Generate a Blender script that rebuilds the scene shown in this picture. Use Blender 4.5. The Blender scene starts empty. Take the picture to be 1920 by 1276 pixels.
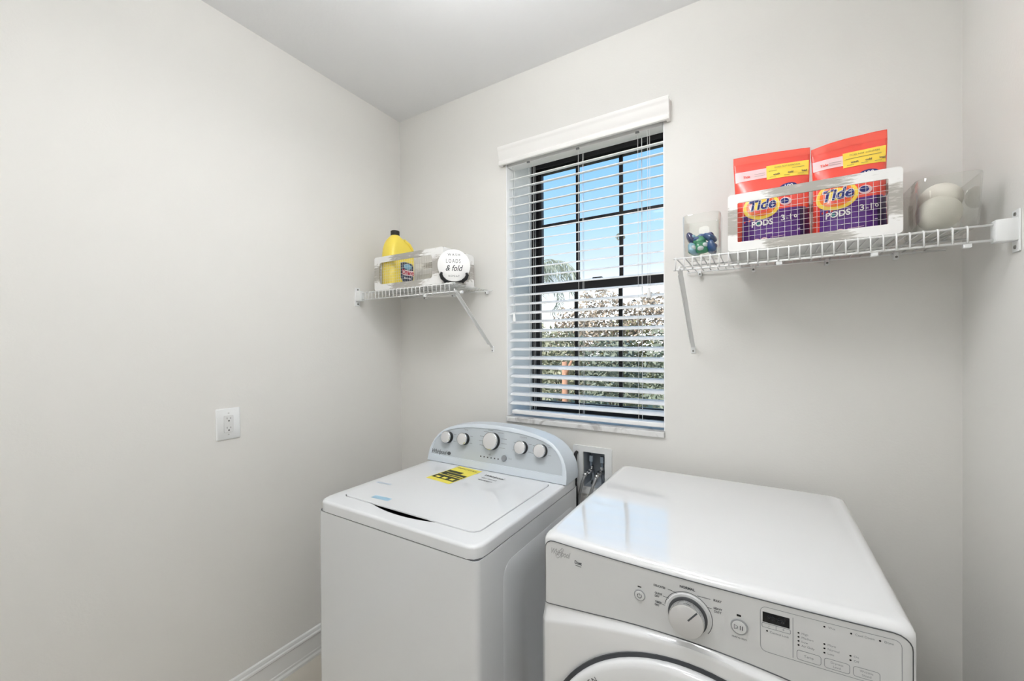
import bpy, bmesh, math, random
from math import sin, cos, pi, sqrt, radians
from mathutils import Vector, Matrix, noise

random.seed(7)
SC = bpy.context.scene
COL = SC.collection
V = Vector

# ------------------------------------------------------------------ camera
H = 1.46
yaw, pitch, roll, FPX, CY = 0.546290679, -0.00455508, -0.00490204, 764.99, 651.566
fw = V((-sin(yaw) * cos(pitch), cos(yaw) * cos(pitch), sin(pitch)))
rr = V((cos(yaw), sin(yaw), 0)); uu = rr.cross(fw)
r_ = cos(roll) * rr + sin(roll) * uu
u_ = -sin(roll) * rr + cos(roll) * uu
cam_d = bpy.data.cameras.new('camera'); cam = bpy.data.objects.new('camera', cam_d); COL.objects.link(cam)
cam_d.sensor_fit = 'HORIZONTAL'; cam_d.sensor_width = 36.0
cam_d.lens = 36.0 * FPX / 1920.0
cam_d.shift_y = (CY - 638.0) / 1920.0
cam_d.clip_start = 0.01; cam_d.clip_end = 300
m = Matrix.Identity(4)
for i in range(3):
    m[i][0] = r_[i]; m[i][1] = u_[i]; m[i][2] = -fw[i]
m.translation = V((0, 0, H))
cam.matrix_world = m
SC.camera = cam

# ------------------------------------------------------------------ world, sun, exposure
w = bpy.data.worlds.new('sky'); SC.world = w; w.use_nodes = True
nt = w.node_tree; nt.nodes.clear()
wo = nt.nodes.new('ShaderNodeOutputWorld'); bg = nt.nodes.new('ShaderNodeBackground')
tc = nt.nodes.new('ShaderNodeTexCoord'); sx = nt.nodes.new('ShaderNodeSeparateXYZ'); rp = nt.nodes.new('ShaderNodeValToRGB')
nt.links.new(tc.outputs['Generated'], sx.inputs[0]); nt.links.new(sx.outputs['Z'], rp.inputs[0])
e = rp.color_ramp.elements
e[0].position = 0.0; e[0].color = (3.0, 3.05, 3.1, 1)
e[1].position = 1.0; e[1].color = (0.16, 0.42, 0.95, 1)
for p, c in ((0.06, (2.6, 2.68, 2.75, 1)), (0.12, (1.35, 1.45, 1.52, 1)), (0.19, (0.82, 0.98, 1.14, 1)), (0.27, (0.55, 0.86, 1.16, 1)), (0.38, (0.36, 0.72, 1.16, 1))):
    q = e.new(p); q.color = c
bg.inputs['Strength'].default_value = 1.0
nt.links.new(rp.outputs[0], bg.inputs['Color']); nt.links.new(bg.outputs[0], wo.inputs['Surface'])
sd = bpy.data.lights.new('sun', 'SUN'); so = bpy.data.objects.new('sun', sd); COL.objects.link(so)
sd.energy = 6.5; sd.angle = radians(1.0); sd.color = (1.0, 0.94, 0.86)
so.rotation_euler = (radians(48), 0, radians(-25))
LAMP_STRENGTH = 25.0
SC.cycles.use_adaptive_sampling = True
SC.cycles.adaptive_threshold = 0.06
SC.cycles.max_bounces = 7
SC.cycles.glossy_bounces = 3
SC.cycles.transparent_max_bounces = 12
SC.cycles.caustics_reflective = False
SC.cycles.caustics_refractive = False
SC.view_settings.view_transform = 'Standard'
SC.view_settings.look = 'None'
SC.view_settings.exposure = 0.0
SC.view_settings.gamma = 1.0
SC.view_settings.use_curve_mapping = False

# ------------------------------------------------------------------ helpers
def lin(c):
    def f(v):
        v /= 255.0
        return v / 12.92 if v <= 0.04045 else ((v + 0.055) / 1.055) ** 2.4
    return (f(c[0]), f(c[1]), f(c[2]), 1.0)

MATS = {}
def mat(name, rgb, rough=0.5, metal=0.0, spec=0.5, coat=0.0, var=0.0, vscale=8.0, bump=0.0, bscale=200.0, trans=0.0, ior=1.45, emit=None):
    if name in MATS: return MATS[name]
    M = bpy.data.materials.new(name); M.use_nodes = True
    n = M.node_tree; b = n.nodes['Principled BSDF']
    b.inputs['Base Color'].default_value = lin(rgb)
    b.inputs['Roughness'].default_value = rough
    b.inputs['Metallic'].default_value = metal
    b.inputs['Specular IOR Level'].default_value = spec
    b.inputs['Coat Weight'].default_value = coat
    b.inputs['Coat Roughness'].default_value = 0.04; b.inputs['Coat IOR'].default_value = 2.0
    b.inputs['Transmission Weight'].default_value = trans
    b.inputs['IOR'].default_value = ior
    t = n.nodes.new('ShaderNodeTexCoord')
    if var > 0:
        nz = n.nodes.new('ShaderNodeTexNoise'); nz.inputs['Scale'].default_value = vscale; nz.inputs['Detail'].default_value = 4
        mx = n.nodes.new('ShaderNodeMix'); mx.data_type = 'RGBA'
        c = lin(rgb)
        mx.inputs['A'].default_value = (c[0] * (1 - var), c[1] * (1 - var), c[2] * (1 - var), 1)
        mx.inputs['B'].default_value = (min(1, c[0] * (1 + var)), min(1, c[1] * (1 + var)), min(1, c[2] * (1 + var)), 1)
        n.links.new(t.outputs['Object'], nz.inputs['Vector']); n.links.new(nz.outputs['Fac'], mx.inputs['Factor'])
        n.links.new(mx.outputs['Result'], b.inputs['Base Color'])
    if bump > 0:
        nb = n.nodes.new('ShaderNodeTexNoise'); nb.inputs['Scale'].default_value = bscale; nb.inputs['Detail'].default_value = 3
        bp = n.nodes.new('ShaderNodeBump'); bp.inputs['Strength'].default_value = bump; bp.inputs['Distance'].default_value = 0.002
        n.links.new(t.outputs['Object'], nb.inputs['Vector']); n.links.new(nb.outputs['Fac'], bp.inputs['Height'])
        n.links.new(bp.outputs['Normal'], b.inputs['Normal'])
    if emit:
        b.inputs['Emission Color'].default_value = (emit[0], emit[1], emit[2], 1); b.inputs['Emission Strength'].default_value = emit[3]
    MATS[name] = M
    return M

def glass_mat(name, tint=(1, 1, 1), fac=0.10, rough=0.0):
    M = bpy.data.materials.new(name); M.use_nodes = True
    n = M.node_tree; n.nodes.clear()
    o = n.nodes.new('ShaderNodeOutputMaterial'); mx = n.nodes.new('ShaderNodeMixShader')
    tr = n.nodes.new('ShaderNodeBsdfTransparent'); gl = n.nodes.new('ShaderNodeBsdfGlossy')
    lw = n.nodes.new('ShaderNodeLayerWeight'); lw.inputs['Blend'].default_value = fac
    tr.inputs['Color'].default_value = (*tint, 1); gl.inputs['Roughness'].default_value = rough
    gl.inputs['Color'].default_value = (0.9, 0.9, 0.9, 1)
    n.links.new(lw.outputs['Facing'], mx.inputs[0]); n.links.new(tr.outputs[0], mx.inputs[1]); n.links.new(gl.outputs[0], mx.inputs[2])
    n.links.new(mx.outputs[0], o.inputs['Surface'])
    return M

def tag(o, label=None, cat=None, group=None, kind=None):
    if label: o['label'] = label
    if cat: o['category'] = cat
    if group: o['group'] = group
    if kind: o['kind'] = kind
    return o

def empty(name, loc=(0, 0, 0), rz=0.0):
    o = bpy.data.objects.new(name, None); COL.objects.link(o)
    o.empty_display_size = 0.05
    o.location = loc; o.rotation_euler = (0, 0, rz)
    return o

FINE = ('lettering', 'outline', 'indicator_light', 'print', 'slots')
def obj(name, bm, material, parent=None, smooth=False, local=False, angle=None):
    me = bpy.data.meshes.new(name)
    bmesh.ops.recalc_face_normals(bm, faces=bm.faces)
    bm.to_mesh(me); bm.free()
    if material is not None: me.materials.append(material)
    if smooth or angle:
        for p in me.polygons: p.use_smooth = True
        if angle:
            me.set_sharp_from_angle(angle=radians(angle))
    o = bpy.data.objects.new(name, me); COL.objects.link(o)
    if parent is not None: attach(o, parent, local)
    if any(k in name for k in FINE): o['kind'] = 'stuff'
    return o

def wloc(p):
    q = V(p.location)
    while p.parent is not None and not p.get('_local', False):
        p = p.parent
        break
    return q

def attach(o, parent, local=False):
    """Parent o; its mesh coordinates are world ones unless local."""
    o.parent = parent
    if not local and parent.type == 'EMPTY':
        o.matrix_parent_inverse = Matrix.Translation(-V(parent.location))

def again(src, loc=(0, 0, 0), parent=None):
    c = src.copy(); COL.objects.link(c)
    c.location = V(src.location) + V(loc)
    if parent is not None and parent is not src.parent:
        c.parent = parent
    return c

BM = bmesh.new

def add_box(bm, x0, x1, y0, y1, z0, z1, bev=0.0, seg=2):
    vs = [bm.verts.new((x, y, z)) for x in (x0, x1) for y in (y0, y1) for z in (z0, z1)]
    f = [(0, 1, 3, 2), (4, 6, 7, 5), (0, 4, 5, 1), (2, 3, 7, 6), (0, 2, 6, 4), (1, 5, 7, 3)]
    fs = [bm.faces.new([vs[i] for i in q]) for q in f]
    if bev > 0:
        es = list({e for q in fs for e in q.edges})
        bmesh.ops.bevel(bm, geom=es, offset=bev, segments=seg, affect='EDGES', profile=0.5, clamp_overlap=True)
    return bm

def box(x0, x1, y0, y1, z0, z1, bev=0.0, seg=2):
    return add_box(BM(), x0, x1, y0, y1, z0, z1, bev, seg)

def loft(bm, loops, cap0=True, cap1=True, closed=True):
    L = [[bm.verts.new(p) for p in lp] for lp in loops]
    n = len(L[0])
    for a, b in zip(L[:-1], L[1:]):
        for i in range(n if closed else n - 1):
            j = (i + 1) % n
            bm.faces.new((a[i], a[j], b[j], b[i]))
    if cap0: bm.faces.new(L[0][::-1])
    if cap1: bm.faces.new(L[-1])
    return L

def add_tube(bm, pts, r, n=8, cap=True):
    pts = [V(p) for p in pts]
    loops = []
    prev = None
    for i, p in enumerate(pts):
        if i == 0: d = pts[1] - pts[0]
        elif i == len(pts) - 1: d = pts[-1] - pts[-2]
        else: d = (pts[i + 1] - p).normalized() + (p - pts[i - 1]).normalized()
        d.normalize()
        if prev is None:
            a = d.orthogonal().normalized()
        else:
            a = (prev - d * prev.dot(d))
            a = a.normalized() if a.length > 1e-6 else d.orthogonal().normalized()
        prev = a
        b = d.cross(a)
        rad = r[i] if isinstance(r, (list, tuple)) else r
        loops.append([p + (a * cos(2 * pi * k / n) + b * sin(2 * pi * k / n)) * rad for k in range(n)])
    loft(bm, loops, cap, cap)
    return bm

def tube(pts, r, n=8):
    return add_tube(BM(), pts, r, n)

def add_lathe(bm, prof, M=Matrix.Identity(4), n=32, cap0=True, cap1=True):
    """prof: (radius, height) along local z of M."""
    loops = [[M @ V((max(r, 1e-5) * cos(2 * pi * k / n), max(r, 1e-5) * sin(2 * pi * k / n), h)) for k in range(n)] for r, h in prof]
    loft(bm, loops, cap0, cap1)
    return bm

def rrect(cx, cy, wd, ht, r, n=6):
    """rounded rectangle, counter-clockwise; r single or 4 (br, tr, tl, bl)"""
    if not isinstance(r, (list, tuple)): r = (r,) * 4
    out = []
    cs = [(1, -1, -90, r[0]), (1, 1, 0, r[1]), (-1, 1, 90, r[2]), (-1, -1, 180, r[3])]
    for sx_, sy_, a0, q in cs:
        ox, oy = cx + sx_ * (wd / 2 - q), cy + sy_ * (ht / 2 - q)
        for k in range(n + 1):
            a = radians(a0 + 90.0 * k / n)
            out.append((ox + q * cos(a), oy + q * sin(a)))
    return out

def frame_panel(bm, outer, inner, f0, f1):
    """ring between two equal-count 2D loops, thick between mappings f0 and f1"""
    A = [bm.verts.new(f0(*p)) for p in outer]; B = [bm.verts.new(f0(*p)) for p in inner]
    C = [bm.verts.new(f1(*p)) for p in outer]; D = [bm.verts.new(f1(*p)) for p in inner]
    n = len(A)
    for i in range(n):
        j = (i + 1) % n
        for q in ((A[i], A[j], B[j], B[i]), (C[i], D[i], D[j], C[j]), (A[i], C[i], C[j], A[j]), (B[i], B[j], D[j], D[i])):
            bm.faces.new(q)
    return bm

def text_into(bm, s, size, f, align='CENTER', shear=0.0, offset=0.0, xs=1.0, spacing=1.0):
    cu = bpy.data.curves.new('t', 'FONT'); cu.body = s; cu.size = size
    cu.align_x = align; cu.align_y = 'CENTER'; cu.shear = shear; cu.offset = offset; cu.space_character = spacing
    cu.resolution_u = 3
    ob = bpy.data.objects.new('t', cu)
    me = bpy.data.meshes.new_from_object(ob)
    vs = [bm.verts.new(f(v.co.x * xs, v.co.y)) for v in me.vertices]
    for p in me.polygons:
        try: bm.faces.new([vs[i] for i in p.vertices])
        except ValueError: pass
    bpy.data.objects.remove(ob); bpy.data.curves.remove(cu); bpy.data.meshes.remove(me)
    return bm

def grid_into(bm, x0, x1, y0, y1, f, nx=6, ny=6):
    g = [[bm.verts.new(f(x0 + (x1 - x0) * i / nx, y0 + (y1 - y0) * j / ny)) for j in range(ny + 1)] for i in range(nx + 1)]
    for i in range(nx):
        for j in range(ny):
            bm.faces.new((g[i][j], g[i + 1][j], g[i + 1][j + 1], g[i][j + 1]))
    return bm

def disc_into(bm, cx, cy, rx, ry, f, n=28, rings=3, r0=0.0, a0=0.0, a1=2 * pi, rot=0.0):
    cr, sr = cos(rot), sin(rot)
    def pt(k, q):
        t = r0 + (1 - r0) * q / rings; a = a0 + (a1 - a0) * k / n
        x, y = rx * t * cos(a), ry * t * sin(a)
        return f(cx + x * cr - y * sr, cy + x * sr + y * cr)
    g = [[bm.verts.new(pt(k, q)) for q in range(rings + 1)] for k in range(n + 1)]
    for k in range(n):
        for q in range(rings):
            if r0 == 0 and q == 0:
                bm.faces.new((g[k][0], g[k][1], g[k + 1][1]))
            else:
                bm.faces.new((g[k][q], g[k][q + 1], g[k + 1][q + 1], g[k + 1][q]))
    return bm

def ring_into(bm, pts, wd, f):
    """thin flat closed outline of width wd along 2D points"""
    n = len(pts); c = V((sum(p[0] for p in pts) / n, sum(p[1] for p in pts) / n))
    a = []; b = []
    for i in range(n):
        p0, p1, p2 = V(pts[i - 1]), V(pts[i]), V(pts[(i + 1) % n])
        t = (p2 - p0)
        t = t.normalized() if t.length > 1e-9 else V((1, 0))
        nn = V((t.y, -t.x))
        a.append(bm.verts.new(f(*(p1 + nn * wd / 2)))); b.append(bm.verts.new(f(*(p1 - nn * wd / 2))))
    for i in range(n):
        j = (i + 1) % n
        bm.faces.new((a[i], a[j], b[j], b[i]))
    return bm

def line_into(bm, p, q, wd, f):
    p, q = V(p), V(q); t = (q - p).normalized(); nn = V((-t.y, t.x)) * wd / 2
    bm.faces.new([bm.verts.new(f(*k)) for k in (p + nn, p - nn, q - nn, q + nn)])
    return bm

# ------------------------------------------------------------------ materials
M_wall = mat('wall_paint', (233, 231, 226), 0.75, spec=0.25, bump=0.16, bscale=140)
M_ceil = mat('ceiling_paint', (240, 240, 240), 0.85, spec=0.2, bump=0.28, bscale=60)
M_trim = mat('trim_paint', (238, 238, 236), 0.35)
M_white = mat('white_plastic', (240, 241, 240), 0.35)
M_blind = mat('blind_faux_wood', (249, 249, 248), 0.4, bump=0.03, bscale=90)
M_cord = mat('blind_cord', (232, 232, 230), 0.7)
M_wire = mat('white_vinyl_wire', (240, 240, 238), 0.35)
M_bronze = mat('dark_bronze_aluminium', (34, 31, 32), 0.45)
M_enamel = mat('white_enamel', (236, 238, 240), 0.16, coat=0.5)
M_dryer = mat('dryer_white_enamel', (240, 241, 242), 0.10, coat=0.9)
M_panel = mat('control_panel_plastic', (226, 227, 227), 0.3)
M_console = mat('console_blue_white_plastic', (218, 226, 233), 0.3)
M_conpan = mat('console_panel_grey', (196, 203, 208), 0.4)
M_seam = mat('seam_dark_grey', (92, 94, 96), 0.6)
M_black = mat('black_plastic', (18, 20, 22), 0.35)
M_knob = mat('knob_face_silver_white', (216, 215, 214), 0.3)
M_chrome = mat('chrome', (225, 226, 228), 0.14, metal=1.0)
M_print = mat('print_grey', (150, 154, 158), 0.6)
M_printd = mat('print_dark', (88, 91, 95), 0.6)
M_screw = mat('screw_steel', (128, 126, 122), 0.4, metal=0.6)
M_glass = glass_mat('window_glass', (0.98, 0.99, 0.99), 0.03)
M_jar = glass_mat('jar_glass', (0.965, 0.972, 0.96), 0.20)

# ------------------------------------------------------------------ room shell
XL, XR, YB, YF, ZC = -1.81, 0.509, 1.715, -1.25, 2.777
WX0, WX1, WZ0, WZ1 = -1.073, -0.326, 1.088, 2.445          # window opening
BX0, BX1, BZ0, BZ1 = -0.672, -0.574, 0.835, 0.990          # washer box opening

def wall_holes(xs, zs, holes, y0, y1):
    bm = BM()
    def inside(i, k):
        cx, cz = (xs[i] + xs[i + 1]) / 2, (zs[k] + zs[k + 1]) / 2
        return any(a < cx < b and c < cz < d for a, b, c, d in holes)
    for i in range(len(xs) - 1):
        for k in range(len(zs) - 1):
            if inside(i, k): continue
            for y in (y0, y1):
                bm.faces.new([bm.verts.new(p) for p in ((xs[i], y, zs[k]), (xs[i + 1], y, zs[k]), (xs[i + 1], y, zs[k + 1]), (xs[i], y, zs[k + 1]))])
    for a, b, c, d in holes + [(xs[0], xs[-1], zs[0], zs[-1])]:
        for p, q in (((a, c), (b, c)), ((b, c), (b, d)), ((b, d), (a, d)), ((a, d), (a, c))):
            bm.faces.new([bm.verts.new(v) for v in ((p[0], y0, p[1]), (q[0], y0, q[1]), (q[0], y1, q[1]), (p[0], y1, p[1]))])
    bmesh.ops.remove_doubles(bm, verts=bm.verts, dist=1e-5)
    return bm

wb = wall_holes(sorted([XL - .14, XR + .14, WX0, WX1, BX0, BX1]), sorted([0.0, ZC + .1, WZ0, WZ1, BZ0, BZ1]),
                [(WX0, WX1, WZ0, WZ1), (BX0, BX1, BZ0, BZ1)], YB, YB + 0.335)
tag(obj('wall_back', wb, M_wall), 'greige textured back wall with the window in it', kind='structure')
tag(obj('wall_left', box(XL - .14, XL, YF - .14, YB, 0, ZC + .1), M_wall), 'greige textured wall on the left with the outlet', kind='structure')
tag(obj('wall_right', box(XR, XR + .14, YF - .14, YB, 0, ZC + .1), M_wall), 'greige textured wall at the right edge', kind='structure')
tag(obj('wall_front', box(XL, XR, YF - .14, YF, 0, ZC + .1), M_wall), 'greige wall behind the viewer', kind='structure')
tag(obj('ceiling', box(XL, XR, YF, YB, ZC, ZC + .1), M_ceil), 'white textured ceiling', kind='structure')

M_floor = mat('beige_tile', (196, 188, 174), 0.4)
_n = M_floor.node_tree; _b = _n.nodes['Principled BSDF']
_br = _n.nodes.new('ShaderNodeTexBrick'); _tc = _n.nodes.new('ShaderNodeTexCoord')
_br.offset = 0.0; _br.inputs['Scale'].default_value = 1.0
_br.inputs['Brick Width'].default_value = 0.45; _br.inputs['Row Height'].default_value = 0.45; _br.inputs['Mortar Size'].default_value = 0.004
_br.inputs['Color1'].default_value = lin((218, 211, 199)); _br.inputs['Color2'].default_value = lin((211, 204, 191)); _br.inputs['Mortar'].default_value = lin((168, 160, 148))
_n.links.new(_tc.outputs['Object'], _br.inputs['Vector']); _n.links.new(_br.outputs['Color'], _b.inputs['Base Color'])
tag(obj('floor', box(XL - .14, XR + .14, YF - .14, YB + .335, -.12, 0), M_floor), 'beige tiled floor', kind='structure')

BB = [(0, 0), (.020, 0), (.020, .012), (.014, .020), (.014, .030), (.012, .034), (.012, .098), (.016, .104), (.016, .112), (.011, .116), (.011, .121), (.009, .130), (.004, .133), (0, .133)]
def baseboard(name, a, b, nrm, label):
    a, b, nrm = V(a), V(b), V(nrm)
    bm = BM()
    loft(bm, [[p + nrm * d + V((0, 0, z)) for d, z in BB] for p in (a, b)])
    tag(obj(name, bm, M_trim), label, kind='structure')
baseboard('baseboard_left', (XL, YF, 0), (XL, YB, 0), (1, 0, 0), 'white moulded baseboard along the left wall')
baseboard('baseboard_back', (XL + .02, YB, 0), (XR - .02, YB, 0), (0, -1, 0), 'white moulded baseboard behind the machines')
baseboard('baseboard_right', (XR, YF, 0), (XR, YB, 0), (-1, 0, 0), 'white moulded baseboard along the right wall')

# ------------------------------------------------------------------ window
win = empty('window_1', (-0.70, 1.98, WZ0)); tag(win, 'dark bronze single hung window with grilles and marble sill', kind='structure')
FY0, FY1 = 1.972, 2.04
M_ret = mat('window_return_paint', (249, 249, 248), 0.6)
for nm, b in (('window_return', (WX0, WX0 + .004, YB + .001, FY0, WZ0 + .026, WZ1)), ('window_return', (WX1 - .004, WX1, YB + .001, FY0, WZ0 + .026, WZ1)),
              ('window_return', (WX0 + .004, WX1 - .004, YB + .001, FY0, WZ1 - .004, WZ1))):
    obj(nm, box(*b), M_ret, win)
# marble sill
M_marble = mat('white_marble', (226, 224, 222), 0.25)
_n = M_marble.node_tree; _b = _n.nodes['Principled BSDF']
_nz = _n.nodes.new('ShaderNodeTexNoise'); _nz.inputs['Scale'].default_value = 9; _nz.inputs['Detail'].default_value = 8; _nz.inputs['Distortion'].default_value = 1.5
_rp = _n.nodes.new('ShaderNodeValToRGB'); _rp.color_ramp.elements[0].position = .36; _rp.color_ramp.elements[0].color = lin((198, 195, 192)); _rp.color_ramp.elements[1].position = .5; _rp.color_ramp.elements[1].color = lin((234, 233, 231))
_n.links.new(_n.nodes['Texture Coordinate'].outputs['Object'], _nz.inputs['Vector']); _n.links.new(_nz.outputs['Fac'], _rp.inputs[0]); _n.links.new(_rp.outputs[0], _b.inputs['Base Color'])
obj('window_sill', box(WX0 + .0005, WX1 - .0005, YB - .012, FY0 + .01, WZ0 + .0005, WZ0 + .024, .003), M_marble, win)
# outer frame
GX0, GX1 = -1.022, -0.366
fb = BM()
add_box(fb, WX0 + .004, -1.046, FY0, FY1, WZ0 + .024, WZ1 - .004, .002)
add_box(fb, -0.350, WX1 - .004, FY0, FY1, WZ0 + .024, WZ1 - .004, .002)
add_box(fb, -1.046, -0.350, FY0, FY1, WZ1 - .030, WZ1 - .004, .002)
add_box(fb, -1.046, -0.350, FY0, FY1, WZ0 + .024, WZ0 + .044, .002)
obj('window_frame', fb, M_bronze, win)
def sash(y0, y1, z0, z1, bottom, top, muns, hbar):
    s = BM()
    add_box(s, -1.0455, GX0, y0, y1, z0, z1, .002); add_box(s, GX1, -0.3505, y0, y1, z0, z1, .002)
    add_box(s, GX0, GX1, y0, y1, z0, z0 + bottom, .002); add_box(s, GX0, GX1, y0, y1, z1 - top, z1, .002)
    so_ = obj('sash', s, M_bronze, win)
    ym = (y0 + y1) / 2
    for x in muns:
        g = obj('grille_bar', box(x - .0095, x + .0095, ym - .006, ym + .006, z0 + bottom, z1 - top, .002), M_bronze, so_)
    for z in hbar:
        obj('grille_bar', box(GX0, GX1, ym - .005, ym + .005, z - .0085, z + .0085, .002), M_bronze, so_)
    xs_ = [GX0] + list(muns) + [GX1]; zs_ = [z0 + bottom] + list(hbar) + [z1 - top]
    for a, b in zip(xs_[:-1], xs_[1:]):
        for c, d in zip(zs_[:-1], zs_[1:]):
            obj('pane', box(a, b, ym + .0065, ym + .0085, c, d), M_glass, so_)
sash(2.000, 2.028, 1.755, 2.4145, .036, .018, (-0.816, -0.587), (2.115,))
sash(1.974, 1.999, WZ0 + .0445, 1.793, .030, .052, (-0.815, -0.583), ())
obj('sash_lock', box(-.72, -.67, 1.962, 1.985, 1.7935, 1.803, .003), M_bronze, win)

# ------------------------------------------------------------------ ceiling lamp (just outside the view)
def flush_light(lx, ly, k, label):
    M_dome = mat('frosted_lit_shade_%d' % int(k * 100), (250, 248, 240), 0.6, emit=(0.955, 0.972, 1.0, LAMP_STRENGTH * k))
    M_up = mat('added_uplight_glow_%d' % int(k * 100), (250, 248, 240), 0.6, emit=(0.955, 0.972, 1.0, LAMP_STRENGTH * k * 1.5))
    lo_ = empty('ceiling_light', (lx, ly, ZC)); tag(lo_, label, 'ceiling light', 'round semi flush ceiling lights')
    T_ = Matrix.Translation((lx, ly, ZC))
    obj('canopy', add_lathe(BM(), [(.065, 0), (.065, -.012), (.055, -.022), (.012, -.026), (.010, -.270)], T_, 32), M_white, lo_, angle=40)
    obj('drum_shade', add_lathe(BM(), [(.168, -.240), (.170, -.240), (.170, -.320), (.163, -.333), (.140, -.341), (0, -.345)], T_, 48, False, True), M_dome, lo_, angle=60)
    obj('uplight_disc', add_lathe(BM(), [(.0, -.249), (.1675, -.251)], T_, 48, False, False), M_up, lo_)  # glowing disc added in the shade top to brighten the ceiling
flush_light(-0.56, 0.64, 1.0, 'round frosted ceiling light nearest the window')
flush_light(-0.30, -0.70, 0.46, 'round frosted ceiling light farthest from the window')

# ------------------------------------------------------------------ washing machine
WA0, WA1, WF, WBK, WT = -1.360, -0.653, 0.886, 1.600, 0.914
wcx = (WA0 + WA1) / 2
wash = empty('washing_machine', (wcx, 1.24, 0))
tag(wash, 'white top loading washing machine with rounded grey control console at the back', 'washing machine')
def zloop(pts, z): return [V((x, y, z)) for x, y in pts]
bm = BM()
lo = rrect(wcx, (WF + WBK) / 2, WA1 - WA0, WBK - WF, .022, 5)
loft(bm, [zloop(lo, .025), zloop(lo, .874)])
obj('cabinet', bm, M_enamel, wash, angle=40)
bm = BM()
li = rrect(wcx, (WF + WBK) / 2, WA1 - WA0 - .006, WBK - WF - .006, .02, 5)
loft(bm, [zloop(li, .874), zloop(li, .8775)])
obj('seam', bm, M_seam, wash)
for x in (WA0 + .06, WA1 - .06):
    for y in (WF + .06, WBK - .06):
        obj('foot', add_lathe(BM(), [(.018, 0), (.02, .01), (.012, .014), (.012, .026)], Matrix.Translation((x, y, 0)), 16), M_black, wash)
# stamped pad on the cabinet side
def side(y, z, d): return V((WA1 + d, y, z))
bm = BM()
s0 = rrect(1.29, .46, .545, .70, .05, 5); s1 = rrect(1.32, .44, .37, .56, .06, 5)
loft(bm, [[side(y, z, -.002) for y, z in s0], [side(y, z, .0005) for y, z in s0], [side(y, z, .003) for y, z in rrect(1.292, .458, .525, .68, .045, 5)],
          [side(y, z, .0032) for y, z in rrect(1.318, .442, .392, .58, .06, 5)], [side(y, z, .0005) for y, z in s1]], False, True)
obj('stamped_side_panel', bm, M_enamel, wash, angle=50)
# deck with lid opening (with finger scoop at the front)
N = 120
def resample(pts, n):
    P = [V(p) for p in pts]; P.append(P[0]); L = [0]
    for a, b in zip(P[:-1], P[1:]): L.append(L[-1] + (b - a).length)
    out = []; k = 0
    for i in range(n):
        t = L[-1] * i / n
        while L[k + 1] < t: k += 1
        q = (t - L[k]) / max(1e-9, L[k + 1] - L[k]); out.append(P[k].lerp(P[k + 1], q))
    return out
LX0, LX1, LY0, LY1 = -1.315, -0.706, 0.957, 1.445
lid2 = resample(rrect((LX0 + LX1) / 2, (LY0 + LY1) / 2, LX1 - LX0, LY1 - LY0, (.030, .02, .02, .030), 8), N)
def scoop(p, g):
    c = V(((LX0 + LX1) / 2, (LY0 + LY1) / 2)); d = (p - c)
    q = V((p.x + g * (1 if d.x > 0 else -1) * min(1, abs(d.x) / .2), p.y + g * (1 if d.y > 0 else -1) * min(1, abs(d.y) / .2)))
    if p.y < LY0 + .002 and -1.150 < p.x < -0.860:
        t = (p.x + 1.005) / .145
        q.y -= .021 * (1 - t * t) ** 1.0
    return q
hole = [scoop(p, .0022) for p in lid2]
def outer_match(pts, inset):
    """project the inner loop radially on the deck outline, inset from it"""
    out = []
    cx, cy = wcx, (LY0 + LY1) / 2
    x0, x1, y0, y1 = WA0 + inset, WA1 - inset, WF + inset, WBK - inset
    R = max(.004, .026 - inset)
    for p in lid2:
        ax = (p.x - LX0) / (LX1 - LX0); ay = (p.y - LY0) / (LY1 - LY0)
        x = x0 + (x1 - x0) * min(1, max(0, ax)); y = y0 + (y1 - y0) * min(1, max(0, ay))
        for ox, oy, sx_, sy_ in ((x0 + R, y0 + R, -1, -1), (x1 - R, y0 + R, 1, -1), (x1 - R, y1 - R, 1, 1), (x0 + R, y1 - R, -1, 1)):
            dx, dy = (x - ox) * sx_, (y - oy) * sy_
            if dx > 0 and dy > 0:
                l = sqrt(dx * dx + dy * dy)
                if l > R: x, y = ox + dx / l * R * sx_, oy + dy / l * R * sy_
        out.append(V((x, y)))
    return out
loops = []
rb = .010
loops.append([V((p.x, p.y, .8775)) for p in outer_match(lid2, 0)])
for k in range(6):
    a = radians(90 * k / 5)
    loops.append([V((p.x, p.y, WT - rb + rb * sin(a))) for p in outer_match(lid2, rb * (1 - cos(a)))])
loops.append([V((p.x, p.y, WT)) for p in hole])
loops.append([V((p.x, p.y, WT - .02)) for p in hole])
bm = BM(); loft(bm, loops, True, False)
obj('deck', bm, M_enamel, wash, angle=50)
bm = BM(); bm.faces.new([bm.verts.new((p.x, p.y, WT - .0195)) for p in hole])
obj('lid_recess_shade', bm, M_black, wash)  # black sheet puts the shade under the lid lip into colour
bm = BM()
lidin = [p.lerp(V((wcx, 1.2)), .004) for p in lid2]
loft(bm, [[V((p.x, p.y, WT - .0015)) for p in lid2], [V((p.x, p.y, WT + .0015)) for p in lid2], [V((p.x, p.y, WT + .003)) for p in lidin]])
lid = obj('lid', bm, M_enamel, wash, angle=40)
ZL = WT + .0036
def flat(z, rot=0, ox=0, oy=0):
    c, s = cos(rot), sin(rot)
    return lambda x, y: V((ox + x * c - y * s, oy + x * s + y * c, z))
M_yel = mat('energy_label_yellow', (244, 230, 96), 0.6)
M_dkgreen = mat('energy_label_dark', (62, 66, 42), 0.6, var=.3, vscale=60)
M_lb = mat('tape_light_blue', (166, 202, 222), 0.5)
M_lb2 = mat('tape_grey_blue', (186, 198, 210), 0.5)
F = flat(ZL, radians(-6), -1.105, 1.345)
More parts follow.
